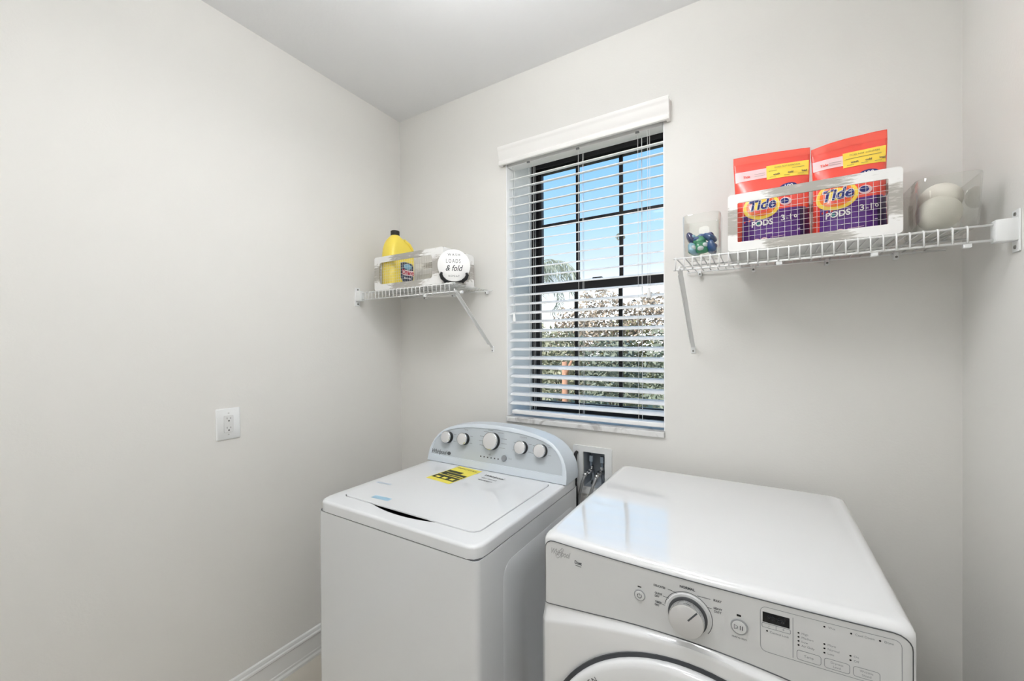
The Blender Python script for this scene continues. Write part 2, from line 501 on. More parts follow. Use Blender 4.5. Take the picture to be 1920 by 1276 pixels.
st = obj('energy_label', grid_into(BM(), -.068, .068, -.098, .10, F, 1, 1), M_yel, lid)
F2 = flat(ZL + .0004, radians(-6), -1.105, 1.345)
bm = BM(); grid_into(bm, -.064, .064, -.072, -.030, F2, 1, 1); grid_into(bm, -.064, .064, -.024, .010, F2, 1, 1); grid_into(bm, -.064, .02, .014, .036, F2, 1, 1)
text_into(bm, 'ENERGYGUIDE', .017, lambda x, y: F2(x, y + .078))
obj('label_print', bm, M_dkgreen, st)
F3 = flat(ZL + .0008, radians(-6), -1.105, 1.345)
bm = BM(); grid_into(bm, -.05, -.025, -.066, -.05, F3, 1, 1); grid_into(bm, -.012, .012, -.066, -.048, F3, 1, 1); grid_into(bm, .03, .052, -.064, -.046, F3, 1, 1); grid_into(bm, -.03, .06, -.015, -.010, F3, 1, 1)
obj('label_print', bm, M_yel, st)
F = flat(ZL, radians(-4), -0.945, 1.375)
bm = BM(); text_into(bm, 'Whirlpool', .024, lambda x, y: F(x, y + .025), shear=.3, offset=.0006); text_into(bm, '10yr limited', .016, lambda x, y: F(x, y - .006)); text_into(bm, 'WARRANTY', .013, lambda x, y: F(x, y - .032), offset=.0004)
obj('lid_lettering', bm, mat('print_charcoal', (112, 112, 114), .6), lid)
obj('tape_strip', grid_into(BM(), -.040, .040, -.012, .012, flat(ZL, radians(4), -1.160, 1.003), 1, 1), M_lb, lid)
obj('tape_strip', grid_into(BM(), -.038, .038, -.006, .006, flat(ZL, radians(6), -1.278, 1.117), 1, 1), M_lb2, lid)
# console
LEAN = .25
CYF, CZ0 = 1.462, WT + .001
def con(x, h, d=0.0):
    """front plane of the console; d = out of the plane toward the room"""
    return V((x, CYF + h * sin(LEAN) - d * cos(LEAN), CZ0 + h * cos(LEAN) + d * sin(LEAN)))
ARCH = [(0.362, .0), (.362, .025), (.358, .052), (.350, .078), (.337, .103), (.318, .127), (.290, .150), (.255, .167), (.21, .180), (.15, .1905), (.08, .1965), (0, .1985)]
half = [(x, h) for x, h in ARCH]
outl = [(x, h) for x, h in half] + [(-x, h) for x, h in half[-2::-1]]   # right bottom -> top -> left bottom
CXC = -1.010
def arch(scale_x, top, base, back, d):
    return [(CXC + x * scale_x, base + (h / .1985) * (top - base)) for x, h in outl]
def backp(x, h, y):
    return V((x, y, CZ0 + h))
bm = BM()
o0 = [(CXC + x, h) for x, h in outl]
def shrink(k, base): return [(CXC + x * (1 - k / .362), base + h * (1 - (k + base) / .1985)) for x, h in outl]
loops = [[backp(x, h * .955, 1.592) for x, h in o0],
         [backp(x, h * .975, 1.560) for x, h in o0],
         [con(x, h, -.012) for x, h in o0],
         [con(x, h, -.004) for x, h in o0],
         [con(x, h, 0) for x, h in shrink(.006, .002)],
         [con(x, h, 0) for x, h in shrink(.018, .030)],
         [con(x, h, -.0035) for x, h in shrink(.020, .033)]]
loft(bm, loops, True, True)
conso = obj('console', bm, M_console, wash, angle=35)
bm = BM(); bm.faces.new([bm.verts.new(con(x, h, -.0028)) for x, h in shrink(.021, .034)])
obj('console_panel', bm, M_conpan, wash)
bm = BM(); add_box(bm, CXC - .361, CXC + .361, CYF + .004, CYF + .02, WT - .0005, WT + .003)
obj('console_gasket', bm, M_seam, wash)
def conM(x, h, d=-.0028):
    z = (con(0, 0, 1) - con(0, 0, 0)).normalized(); xx = V((1, 0, 0)); y = z.cross(xx)
    M = Matrix.Identity(4)
    for i in range(3): M[i][0] = xx[i]; M[i][1] = y[i]; M[i][2] = z[i]
    M.translation = con(x, h, d)
    return M
knob_m = {}
for x, h, R in ((-1.262, .118, .0265), (-1.166, .120, .0265), (-1.012, .128, .037), (-0.860, .119, .0265), (-0.768, .117, .0265)):
    M = conM(x, h)
    k = obj('knob', add_lathe(BM(), [(R * 1.02, 0), (R * .98, .022), (R * .9, .0225)], M, 32), M_black, wash, angle=40)
    obj('knob_ring', add_lathe(BM(), [(R * 1.01, .019), (R * 1.02, .0255), (R * .93, .027)], M, 32, False, False), M_chrome, k, smooth=True)
    obj('knob_face', add_lathe(BM(), [(R * .965, .022), (R * .955, .0262), (R * .9, .0272)], M, 32), M_knob, k, angle=40)
P = lambda x, h: con(x, h, -.0022)
obj('start_button', add_lathe(BM(), [(.013, 0), (.013, .004), (.011, .006)], conM(-.942, .064), 24), mat('button_grey', (140, 143, 147), .35), wash, angle=40)
bm = BM()
for k in range(6): grid_into(bm, -1.068 + k * .0185, -1.061 + k * .0185, .054, .0595, P, 1, 1)
text_into(bm, 'Whirlpool', .026, lambda x, y: P(-1.308 + x, .046 + y), shear=.35, offset=.0005, xs=.85)
disc_into(bm, -1.245, .046, .011, .008, P, 16, 1)
obj('console_lettering', bm, M_printd, wash)
bm = BM()
for kx, kh, s, nm in ((-1.262, .118, 1, 'Soil'), (-1.166, .120, 1, 'Temp'), (-0.860, .119, 1, 'Options'), (-.768, .117, 1, 'Rinse')):
    text_into(bm, nm, .011, lambda x, y: P(kx + x, kh + .043 + y))
    for a in (30, 150, 205, -25): line_into(bm, (kx + .034 * cos(radians(a)), kh + .034 * sin(radians(a))), (kx + .05 * cos(radians(a)), kh + .034 * sin(radians(a))), .0022, P)
for a in (60, 95, 125, 20, -5, -30, 160, 185, 210): line_into(bm, (-1.012 + .046 * cos(radians(a)) - .0, .128 + .046 * sin(radians(a))), (-1.012 + .046 * cos(radians(a)) + (.028 if cos(radians(a)) > 0 else -.028), .128 + .046 * sin(radians(a))), .0022, P)
text_into(bm, 'Start', .009, lambda x, y: P(-.912 + x, .066 + y)); text_into(bm, 'add', .008, lambda x, y: P(-1.02 + x, .070 + y))
obj('console_lettering', bm, M_print, wash)

# ------------------------------------------------------------------ dryer
DX0, DX1, DYB, DT = -0.478, 0.227, 1.632, 0.984
DCX = (DX0 + DX1) / 2
def bow(x): return .932 - .014 * (1 - ((x - DCX) / .352) ** 2)
dry = empty('clothes_dryer', (DCX, 1.28, 0))
tag(dry, 'glossy white front loading dryer with round door and dial', 'dryer')
def dout(ix, iy, z, R=.02):
    base = rrect(DCX, (.932 + DYB) / 2, DX1 - DX0 - 2 * ix, DYB - .932 - 2 * iy, max(.004, R), 6)
    # add points along the front for the bow
    out = []
    n = len(base)
    for i, p in enumerate(base):
        q = base[(i + 1) % n]
        out.append(p)
        seg = sqrt((p[0] - q[0]) ** 2 + (p[1] - q[1]) ** 2)
        if seg > .3 and p[1] < 1.0 and q[1] < 1.0:
            for k in range(1, 16): out.append((p[0] + (q[0] - p[0]) * k / 16, p[1]))
    res = []
    for x, y in out:
        if y < 1.0: y += bow(max(DX0, min(DX1, x))) - .932
        res.append(V((x, y, z)))
    return res
loops = [dout(0, 0, .03), dout(0, 0, .40), dout(0, 0, .962)]
for k in range(1, 7):
    a = radians(15 * k)
    loops.append(dout(.024 * (1 - cos(a)), .020 * (1 - cos(a)), .962 + .022 * sin(a), .02 + .01 * (1 - cos(a))))
bm = BM(); loft(bm, loops)
obj('cabinet', bm, M_dryer, dry, angle=35)
for x in (DX0 + .06, DX1 - .06):
    for y in (1.0, DYB - .06):
        obj('foot', add_lathe(BM(), [(.02, 0), (.022, .01), (.012, .014), (.012, .031)], Matrix.Translation((x, y, 0)), 16), M_black, dry)
def ARC(x): return .842 - .385 * (x - DCX - .0) ** 2 + (.35 * max(0, -(x + .30)) ** 2)
def ARC2(x): return ARC(x) - .011 - .17 * min(.36, abs(x - DCX)) ** 1.7
PX0, PX1, PZT = -0.470, 0.219, .9690
# control panel plate
top = []
nx = 40
Rc = .026
def ptop(x):
    d = min(x - PX0, PX1 - x)
    return PZT if d >= Rc else PZT - Rc + sqrt(max(0, Rc * Rc - (Rc - d) ** 2))
def ypan(x, d=0.0):
    y = bow(x)
    e_ = min(x - DX0, DX1 - x)
    if e_ < .02: y += .02 - sqrt(max(0, .02 ** 2 - (.02 - e_) ** 2))
    return y - d
xs_ = [PX0 + (PX1 - PX0) * (0.5 - 0.5 * cos(pi * i / nx)) for i in range(nx + 1)]
bm = BM(); cols = []
for x in xs_:
    zt, zb = ptop(x), ARC(x)
    cols.append([bm.verts.new((x, ypan(x, .0022), zb + (zt - zb) * k / 4)) for k in range(5)])
for a, b in zip(cols[:-1], cols[1:]):
    for k in range(4): bm.faces.new((a[k], b[k], b[k + 1], a[k + 1]))
cpan = obj('control_panel', bm, M_panel, dry, smooth=True)
pan_out = [V((x, ypan(x, .0022), ptop(x))) for x in xs_] + [V((x, ypan(x, .0022), ARC(x))) for x in xs_[::-1]]
bm = BM(); add_tube(bm, pan_out + [pan_out[0]], .0012, 6)
obj('panel_seam', bm, M_seam, dry)
# lower front, standing proud of the panel
xs2 = [DX0 + .001 + (DX1 - DX0 - .002) * i / 40 for i in range(41)]
bm = BM(); cols = []
for x in xs2:
    za, zb = ARC(x) - .0015, ARC2(x)
    y = ypan(x)
    prof = [(za, y + .004), (za, y - .001), ((za * .7 + zb * .3), y - .003), ((za * .35 + zb * .65), y - .007), (zb + .003, y - .0125), (zb - .001, y - .0145), (zb - .006, y - .015), (zb - .05, y - .0155), (.45, y - .0155), (.05, y - .012), (.05, y + .004)]
    cols.append([bm.verts.new((x, yy, zz)) for zz, yy in prof])
for a, b in zip(cols[:-1], cols[1:]):
    for k in range(len(a) - 1): bm.faces.new((a[k], b[k], b[k + 1], a[k + 1]))
bm.faces.new(cols[0]); bm.faces.new(cols[-1][::-1])
obj('front_panel', bm, M_dryer, dry, angle=50)
# door
DZC, DR = .471, .334
def doorM(): return Matrix.Translation((DCX, bow(DCX) - .0155, DZC)) @ Matrix.Rotation(radians(90), 4, 'X')
bm = BM(); add_lathe(bm, [(DR, -.002), (DR, .002), (DR - .010, .002)], doorM(), 96, False, True)
bm2 = bm
obj('door_gasket', bm2, mat('door_gasket_grey', (70, 72, 76), .5), dry)
prof = [(DR - .009, .001), (DR - .008, .010), (DR - .012, .017), (DR - .022, .021), (DR - .05, .0225), (DR - .075, .024), (DR - .088, .029), (DR - .10, .030), (DR - .112, .026), (DR - .12, .018)]
doo = obj('door', add_lathe(BM(), prof, doorM(), 96, False, True), M_dryer, dry, angle=60)
obj('door_glass', add_lathe(BM(), [(DR - .121, .014), (DR - .16, .020), (.08, .026), (0.0, .028)], doorM(), 64, False, True), mat('door_dark_glass', (60, 63, 68), .08, coat=.5), doo, smooth=True)
def door_s(x, z): return V((x, bow(DCX) - .0155 - .0236, z))
bm = BM()
for i, ch in enumerate('OPEN'):
    a = radians(138 - i * 2.7); R_ = DR - .030
    c_, s_ = cos(a - pi / 2), sin(a - pi / 2)
    cx_, cz_ = DCX + R_ * cos(a), DZC + R_ * sin(a)
    text_into(bm, ch, .017, lambda x, y: door_s(cx_ + x * c_ - y * s_, cz_ + x * s_ + y * c_))
obj('door_lettering', bm, mat('print_black', (40, 42, 44), .5), doo)
# controls on the panel
def S(x, z, d=.0026): return V((x, ypan(x, d), z))
def panM(x, z, d=.002):
    return Matrix.Translation((x, ypan(x, d), z)) @ Matrix.Rotation(radians(90), 4, 'X')
KX, KZ, KR = -0.130, .897, .0345
bm = BM(); add_lathe(bm, [(KR + .009, 0), (KR + .008, .0035), (KR + .003, .004)], panM(KX, KZ), 48)
dial = obj('dial', add_lathe(BM(), [(KR, .003), (KR * .99, .0225), (KR * .965, .026), (KR * .93, .0262)], panM(KX, KZ), 48), M_chrome, dry, angle=40)
obj('dial_collar', bm, M_panel, dial, angle=40)
obj('dial_shadow_gap', add_lathe(BM(), [(KR + .0035, .003), (KR + .0035, .0075), (KR, .0078)], panM(KX, KZ), 48), M_seam, dial)
obj('dial_face', add_lathe(BM(), [(KR * .955, .022), (KR * .945, .0270), (KR * .90, .0276)], panM(KX, KZ), 48), M_knob, dial, angle=40)
bm = BM()
fd = lambda x, z: V((KX + x, ypan(KX, .002) - .0280, KZ + z))
line_into(bm, (.004, .004), (.021, .025), .0032, fd)
obj('dial_pointer', bm, M_printd, dial)
M_ring = mat('button_ring_grey', (166, 168, 170), .4)
for nm, bx, bz, R_ in (('power_button', -.229, .9063, .0125), ('start_button', -.0362, .9044, .0155)):
    b_ = obj(nm, add_lathe(BM(), [(R_, 0), (R_ * .96, .002), (R_ * .84, .0021)], panM(bx, bz), 36), M_ring, dry, angle=40)
    obj('button_face', add_lathe(BM(), [(R_ * .82, .001), (R_ * .8, .0028), (R_ * .7, .003)], panM(bx, bz), 36), M_panel, b_, angle=40)
    bm = BM(); g = lambda x, z: S(bx + x, bz + z, .0056)
    if nm == 'power_button':
        disc_into(bm, 0, 0, .0052, .0052, g, 18, 1, .74, radians(120), radians(420)); line_into(bm, (0, .001), (0, .0058), .0013, g)
    else:
        ring_into(bm, [(-.0085, -.0042), (-.0025, -.0015), (-.0025, .0015), (-.0085, .0042)], .0012, g)
        line_into(bm, (.002, -.0042), (.002, .0042), .0014, g); line_into(bm, (.0058, -.0042), (.0058, .0042), .0014, g)
    obj('button_symbol', bm, M_printd, b_)
bm = BM()
grid_into(bm, -.2335, -.2255, .9235, .9260, S, 1, 1); grid_into(bm, -.0405, -.0330, .9245, .9285, S, 1, 1)
obj('indicator_light', bm, M_black, dry)
# lettering of the panel
bm = BM()
text_into(bm, 'Duet', .0105, lambda x, y: S(-.377 + x, .9345 + y), offset=.0004, xs=.85)
line_into(bm, (-.384, .9275), (-.369, .9265), .0014, S)
text_into(bm, 'NORMAL', .0072, lambda x, y: S(-.131 + x, .9520 + y), offset=.0003)
for s_, x_, z_ in (('DELICATES', -.1870, .9385), ('QUICK', -.1890, .9225), ('DRY', -.1920, .9160), ('TIMED', -.1890, .9035), ('DRY', -.1920, .8970), ('BULKY', -.0745, .9430), ('HEAVY', -.0740, .9270), ('DUTY', -.0740, .9205)):
    text_into(bm, s_, .0060, lambda x, y: S(x_ + x, z_ + y), offset=.0002, xs=.82)
for p, q in (((-.1695, .9385), (-.158, .9370)), ((-.158, .9370), (-.150, .9345)), ((-.1790, .9205), (-.1625, .9190)), ((-.1810, .9020), (-.1760, .9015)),
             ((-.1120, .9420), (-.0875, .9425)), ((-.0930, .9245), (-.0850, .9245))):
    line_into(bm, p, q, .0011, S)
disc_into(bm, KX, KZ, .047, .047, S, 40, 1, .975, radians(-35), radians(170))
text_into(bm, 'Hold to Start', .0048, lambda x, y: S(-.036 + x, .8825 + y))
obj('panel_lettering', bm, M_printd, cpan)
bm = BM()
text_into(bm, 'Whirlpool', .021, lambda x, y: S(-.4270 + x, .9440 + y), shear=.45, offset=.0003, xs=.60)
bl = [(-.4385, .934), (-.433, .930), (-.426, .936), (-.419, .948), (-.4165, .9560), (-.420, .9580), (-.426, .951), (-.432, .941)]
ring_into(bm, bl, .0016, S)
obj('maker_logo', bm, mat('logo_silver', (176, 177, 178), .3), cpan)
disp = BM(); 
dq = [(.0032, .9478), (.0462, .9478), (.0462, .9285), (.0032, .9285)]
grid_into(disp, .0032, .0462, .9285, .9478, S, 4, 1)
obj('display', disp, mat('display_glass', (26, 28, 32), .12), dry)
bm = BM(); text_into(bm, '88:88', .013, lambda x, y: S(.0247 + x, .938 + y, .0030))
obj('display_digits', bm, mat('display_digit_dim', (48, 51, 56), .2), dry)
bm = BM()
def box_line(x0, x1, z0, z1, r, wd=.0009): ring_into(bm, [tuple(p) for p in resample(rrect((x0 + x1) / 2, (z0 + z1) / 2, x1 - x0, z1 - z0, r, 4), 140)], wd, S)
box_line(-.0005, .204, .872, .9575, .010); line_into(bm, (.0515, .876), (.0515, .951), .0009, S)
box_line(.0022, .0478, .9185, .9265, .002); line_into(bm, (.025, .919), (.025, .926), .0008, S)
BT = ((.0575, .0935), (.0985, .1345), (.1395, .1755))
for a, b in BT: box_line(a, b, .8765, .8935, .004)
obj('panel_outline', bm, M_print, cpan)
bm = BM()
for s_, x_, z_, sz in (('Temp', .0755, .885, .0062), ('Dryness', .1165, .888, .0055), ('Level', .1165, .8815, .0055), ('Wrinkle', .1575, .888, .0055), ('Shield', .1575, .8815, .0055),
                       ('-', .0135, .9225, .008), ('+', .0365, .9225, .008), ('Control Lock', .030, .9115, .0055)):
    text_into(bm, s_, sz, lambda x, y: S(x_ + x, z_ + y))
dots = [(.0105, .9125)]
for i, t in enumerate(('High', 'Medium', 'Low', 'Air Only')): dots.append((.0600, .9255 - .0075 * i)); text_into(bm, t, .0055, lambda x, y: S(.0645 + x, .9255 - .0075 * i + y), align='LEFT')
for i, t in enumerate(('More', 'Normal', 'Less')): dots.append((.0985, .9180 - .0078 * i)); text_into(bm, t, .0055, lambda x, y: S(.103 + x, .9180 - .0078 * i + y), align='LEFT')
for i, t in enumerate(('On', 'Off')): dots.append((.1355, .9100 - .0078 * i)); text_into(bm, t, .0055, lambda x, y: S(.140 + x, .9100 - .0078 * i + y), align='LEFT')
for x_, t in ((.0985, 'Wet'), (.1365, 'Cool Down'), (.1755, 'Done')): dots.append((x_, .9495)); text_into(bm, t, .0055, lambda x, y: S(x_ + .0055 + x, .9495 + y), align='LEFT')
obj('panel_lettering', bm, M_print, cpan)
bm = BM()
for x_, z_ in dots: disc_into(bm, x_, z_, .0016, .0016, S, 12, 1)
obj('indicator_light', bm, M_black, dry)

# ------------------------------------------------------------------ washer outlet box, hoses
wbx = empty('washer_outlet_box', (-.63, YB, .91)); tag(wbx, 'white recessed washer water supply box with two valves on back wall', 'outlet box')
def fr(x, z): return V((x, YB, z))
bm = BM()
frame_panel(bm, rrect(-.632, .910, .178, .212, .006, 3), rrect(-.623, .9125, .0985, .155, .002, 3), lambda x, z: V((x, YB - .006, z)), lambda x, z: V((x, YB + .0005, z)))
obj('face_frame', bm, M_white, wbx)
bm = BM()
bx = [V((BX0 + .0005, 0, BZ0 + .0005)), V((BX1 - .0005, 0, BZ0 + .0005)), V((BX1 - .0005, 0, BZ1 - .0005)), V((BX0 + .0005, 0, BZ1 - .0005))]
loft(bm, [[p + V((0, YB + .001, 0)) for p in bx], [p + V((0, YB + .088, 0)) for p in bx]], False, True)
obj('box_liner', bm, mat('box_liner_grey', (178, 186, 194), .6), wbx)
for x in (-.648, -.598):
    v = obj('valve', tube([(x, YB + .05, BZ0), (x, YB + .05, .885), (x, YB + .03, .900), (x, YB - .002, .905)], .010, 10), M_chrome, wbx, smooth=True)
    obj('valve_bonnet', add_lathe(BM(), [(.013, -.012), (.014, 0), (.009, .004), (.009, .016)], Matrix.Translation((x, YB + .035, .905)) , 8), M_chrome, v)
    bm = BM(); add_box(bm, x - .005, x + .005, YB + .028, YB + .036, .920, .968, .002)
    obj('valve_lever', bm, mat('lever_grey_blue', (120, 132, 146), .5), v)
    bm = BM(); add_box(bm, x - .0075, x + .0075, YB + .0255, YB + .0385, .940, .968, .002)
    obj('lever_grip', bm, mat('lever_pale', (188, 202, 216), .5), v)
def hose(name, pts, r, m_, label, cat, ends):
    e_ = empty(name, pts[0]); tag(e_, label, cat)
    P_ = [V(p) for p in pts]
    # smooth path
    q = []
    for i in range(len(P_) - 1):
        p0 = P_[max(0, i - 1)]; p1 = P_[i]; p2 = P_[i + 1]; p3 = P_[min(len(P_) - 1, i + 2)]
        for k in range(6):
            t = k / 6
            q.append(.5 * ((2 * p1) + (-p0 + p2) * t + (2 * p0 - 5 * p1 + 4 * p2 - p3) * t * t + (-p0 + 3 * p1 - 3 * p2 + p3) * t ** 3))
    q.append(P_[-1])
    obj('hose_body', tube(q, r, 10), m_, e_, smooth=True)
    if ends:
        d = (q[1] - q[0]).normalized()
        obj('coupling_nut', tube([q[0] - d * .001, q[0] + d * .014], r * 1.7, 8), M_chrome, e_)
        obj('ferrule', tube([q[0] + d * .014, q[0] + d * .034], r * 1.25, 12), M_chrome, e_, smooth=True)
    return e_
M_braid = mat('braided_steel', (176, 177, 178), .35, metal=.7, bump=.6, bscale=900)
hose('supply_hose', [(-.648, YB - .004, .904), (-.655, YB - .028, .892), (-.668, YB - .045, .84), (-.678, YB - .05, .75), (-.66, YB - .05, .55), (-.68, YB - .05, .35)], .0065, M_braid, 'braided steel supply hose on the left valve, beside the washer', 'hose', True)
hose('supply_hose', [(-.598, YB - .004, .904), (-.603, YB - .028, .892), (-.618, YB - .045, .84), (-.635, YB - .05, .75), (-.62, YB - .052, .55), (-.64, YB - .05, .35)], .0065, M_braid, 'braided steel supply hose on the right valve, nearer the dryer', 'hose', True)
hose('drain_hose', [(-.700, YB - .012, .985), (-.697, YB - .035, .978), (-.690, YB - .055, .945), (-.684, YB - .068, .88), (-.678, YB - .072, .80), (-.676, YB - .07, .6), (-.70, YB - .06, .3)], .0075, mat('black_rubber', (22, 22, 24), .55), 'black drain hose hanging behind the washer console', 'hose', False)

# ------------------------------------------------------------------ wall outlet
out_ = empty('wall_outlet', (XL, .798, 1.156)); tag(out_, 'white rectangular power outlet on the left wall', 'outlet')
def LW(y, z, d): return V((XL + d, y, z))
bm = BM()
pl = rrect(.798, 1.1565, .087, .123, .004, 3); pl2 = rrect(.798, 1.1565, .081, .117, .004, 3)
loft(bm, [[LW(y, z, 0) for y, z in pl], [LW(y, z, .0035) for y, z in pl], [LW(y, z, .006) for y, z in pl2]])
obj('cover_plate', bm, M_white, out_, angle=50)
bm = BM()
rc = rrect(.798, 1.1565, .034, .067, .004, 3)
loft(bm, [[LW(y, z, .004) for y, z in rc], [LW(y, z, .0085) for y, z in rc]])
rec = obj('receptacle', bm, mat('receptacle_white', (232, 232, 230), .35), out_)
M_slot = mat('slot_dark', (52, 52, 50), .7)
for dz in (.0185, -.0185):
    bm = BM(); f = lambda y, z: LW(y, z, .0089)
    grid_into(bm, .7905, .7922, 1.1565 + dz + .0005, 1.1565 + dz + .0075, f, 1, 1); grid_into(bm, .8035, .8052, 1.1565 + dz + .0005, 1.1565 + dz + .0065, f, 1, 1)
    disc_into(bm, .798, 1.1565 + dz - .0065, .0027, .0027, f, 14, 1)
    obj('socket_slots', bm, M_slot, rec)
for dz in (.042, -.042):
    obj('plate_screw', add_lathe(BM(), [(.003, 0), (.0028, .0012)], Matrix.Translation((XL + .0058, .798, 1.1565 + dz)) @ Matrix.Rotation(radians(90), 4, 'Y'), 12), mat('screw_white', (205, 205, 202), .4), out_)

# ------------------------------------------------------------------ window blind
bl_ = empty('window_blind', (-.70, 1.755, 2.35)); tag(bl_, 'white two inch horizontal slat blind with moulded valance', 'blind')
VZ0, VZ1, VY = 2.346, 2.431, 1.684
prof = [(VY + .014, VZ0), (VY + .002, VZ0), (VY, VZ0 + .004), (VY, VZ0 + .016), (VY + .003, VZ0 + .019), (VY + .003, VZ0 + .024), (VY - .001, VZ0 + .029), (VY - .003, VZ0 + .050), (VY - .006, VZ0 + .058), (VY - .006, VZ0 + .063), (VY - .010, VZ0 + .068), (VY - .012, VZ1 - .004), (VY - .010, VZ1), (VY + .014, VZ1)]
VX0, VX1 = -1.096, -.302
bm = BM(); loft(bm, [[V((x, y, z)) for y, z in prof] for x in (VX0, VX1)])
M_val = mat('valance_cream_white', (244, 242, 238), 0.45)
val = obj('valance', bm, M_val, bl_, angle=40)
for x0, x1 in ((VX0, VX0 + .013), (VX1 - .013, VX1)):
    obj('valance_return', box(x0, x1, VY + .013, YB, VZ0, VZ1, .001), M_val, val)
obj('headrail', box(-1.066, -.333, 1.722, 1.780, 2.343, 2.398, .002), M_blind, bl_)
SX0, SX1 = -1.067, -.332
tilt = radians(16.0)
bm = BM()
nseg = 8; sec = []
for k in range(nseg + 1):
    t = -1 + 2 * k / nseg; sec.append((t * .0252, .0016 * (1 - t * t)))
lower = [(y, z - .0034) for y, z in sec[::-1]]
sec2 = sec + lower
c, s = cos(tilt), sin(tilt)
secr = [(y * c - z * s, y * s + z * c) for y, z in sec2]
loft(bm, [[V((x, 1.757 + y, z)) for y, z in secr] for x in (SX0, SX1)])
sl0 = obj('slat', bm, M_blind, bl_, angle=40)
NS, PITCH, Z0 = 26, .0445, 1.1800
sl0.location.z = Z0
for k in range(1, NS): again(sl0, (0, 0, PITCH * k))
obj('bottom_rail', box(SX0 + .012, SX1, 1.731, 1.783, 1.124, 1.143, .004), M_blind, bl_)
for x in (-.951, -.698, -.434):
    lc = obj('ladder_cord', tube([(x, 1.7308, 1.14), (x, 1.7308, 2.345)], .0009, 6), M_cord, bl_)
    again(lc, (.004, .0525, 0)); again(lc, (.009, .026, 0))
    obj('rail_button', add_lathe(BM(), [(.004, 0), (.0035, -.003)], Matrix.Translation((x, 1.756, 1.124)), 12), M_screw, bl_)
    obj('cradle_clip', box(x - .008, x + .008, 1.7215, 1.727, 2.340, 2.348, .001), mat('clip_grey', (150, 150, 152), .5), bl_)
lf = obj('lift_cord', tube([(-.394, 1.7285, 1.690), (-.394, 1.7285, 2.345)], .0009, 6), M_cord, bl_); again(lf, (.009, -.002, 0))
tl = obj('tilt_cord', tube([(-1.042, 1.7275, 1.615), (-1.042, 1.7275, 2.345)], .0009, 6), M_cord, bl_); again(tl, (.012, -.002, .0))
for x, z in ((-.3895, 1.690), (-1.036, 1.615)):
    obj('tassel', add_lathe(BM(), [(.003, .004), (.005, -.004), (.009, -.026), (.0085, -.034), (.003, -.036)], Matrix.Translation((x, 1.7265, z)), 14), M_blind, bl_, angle=50)

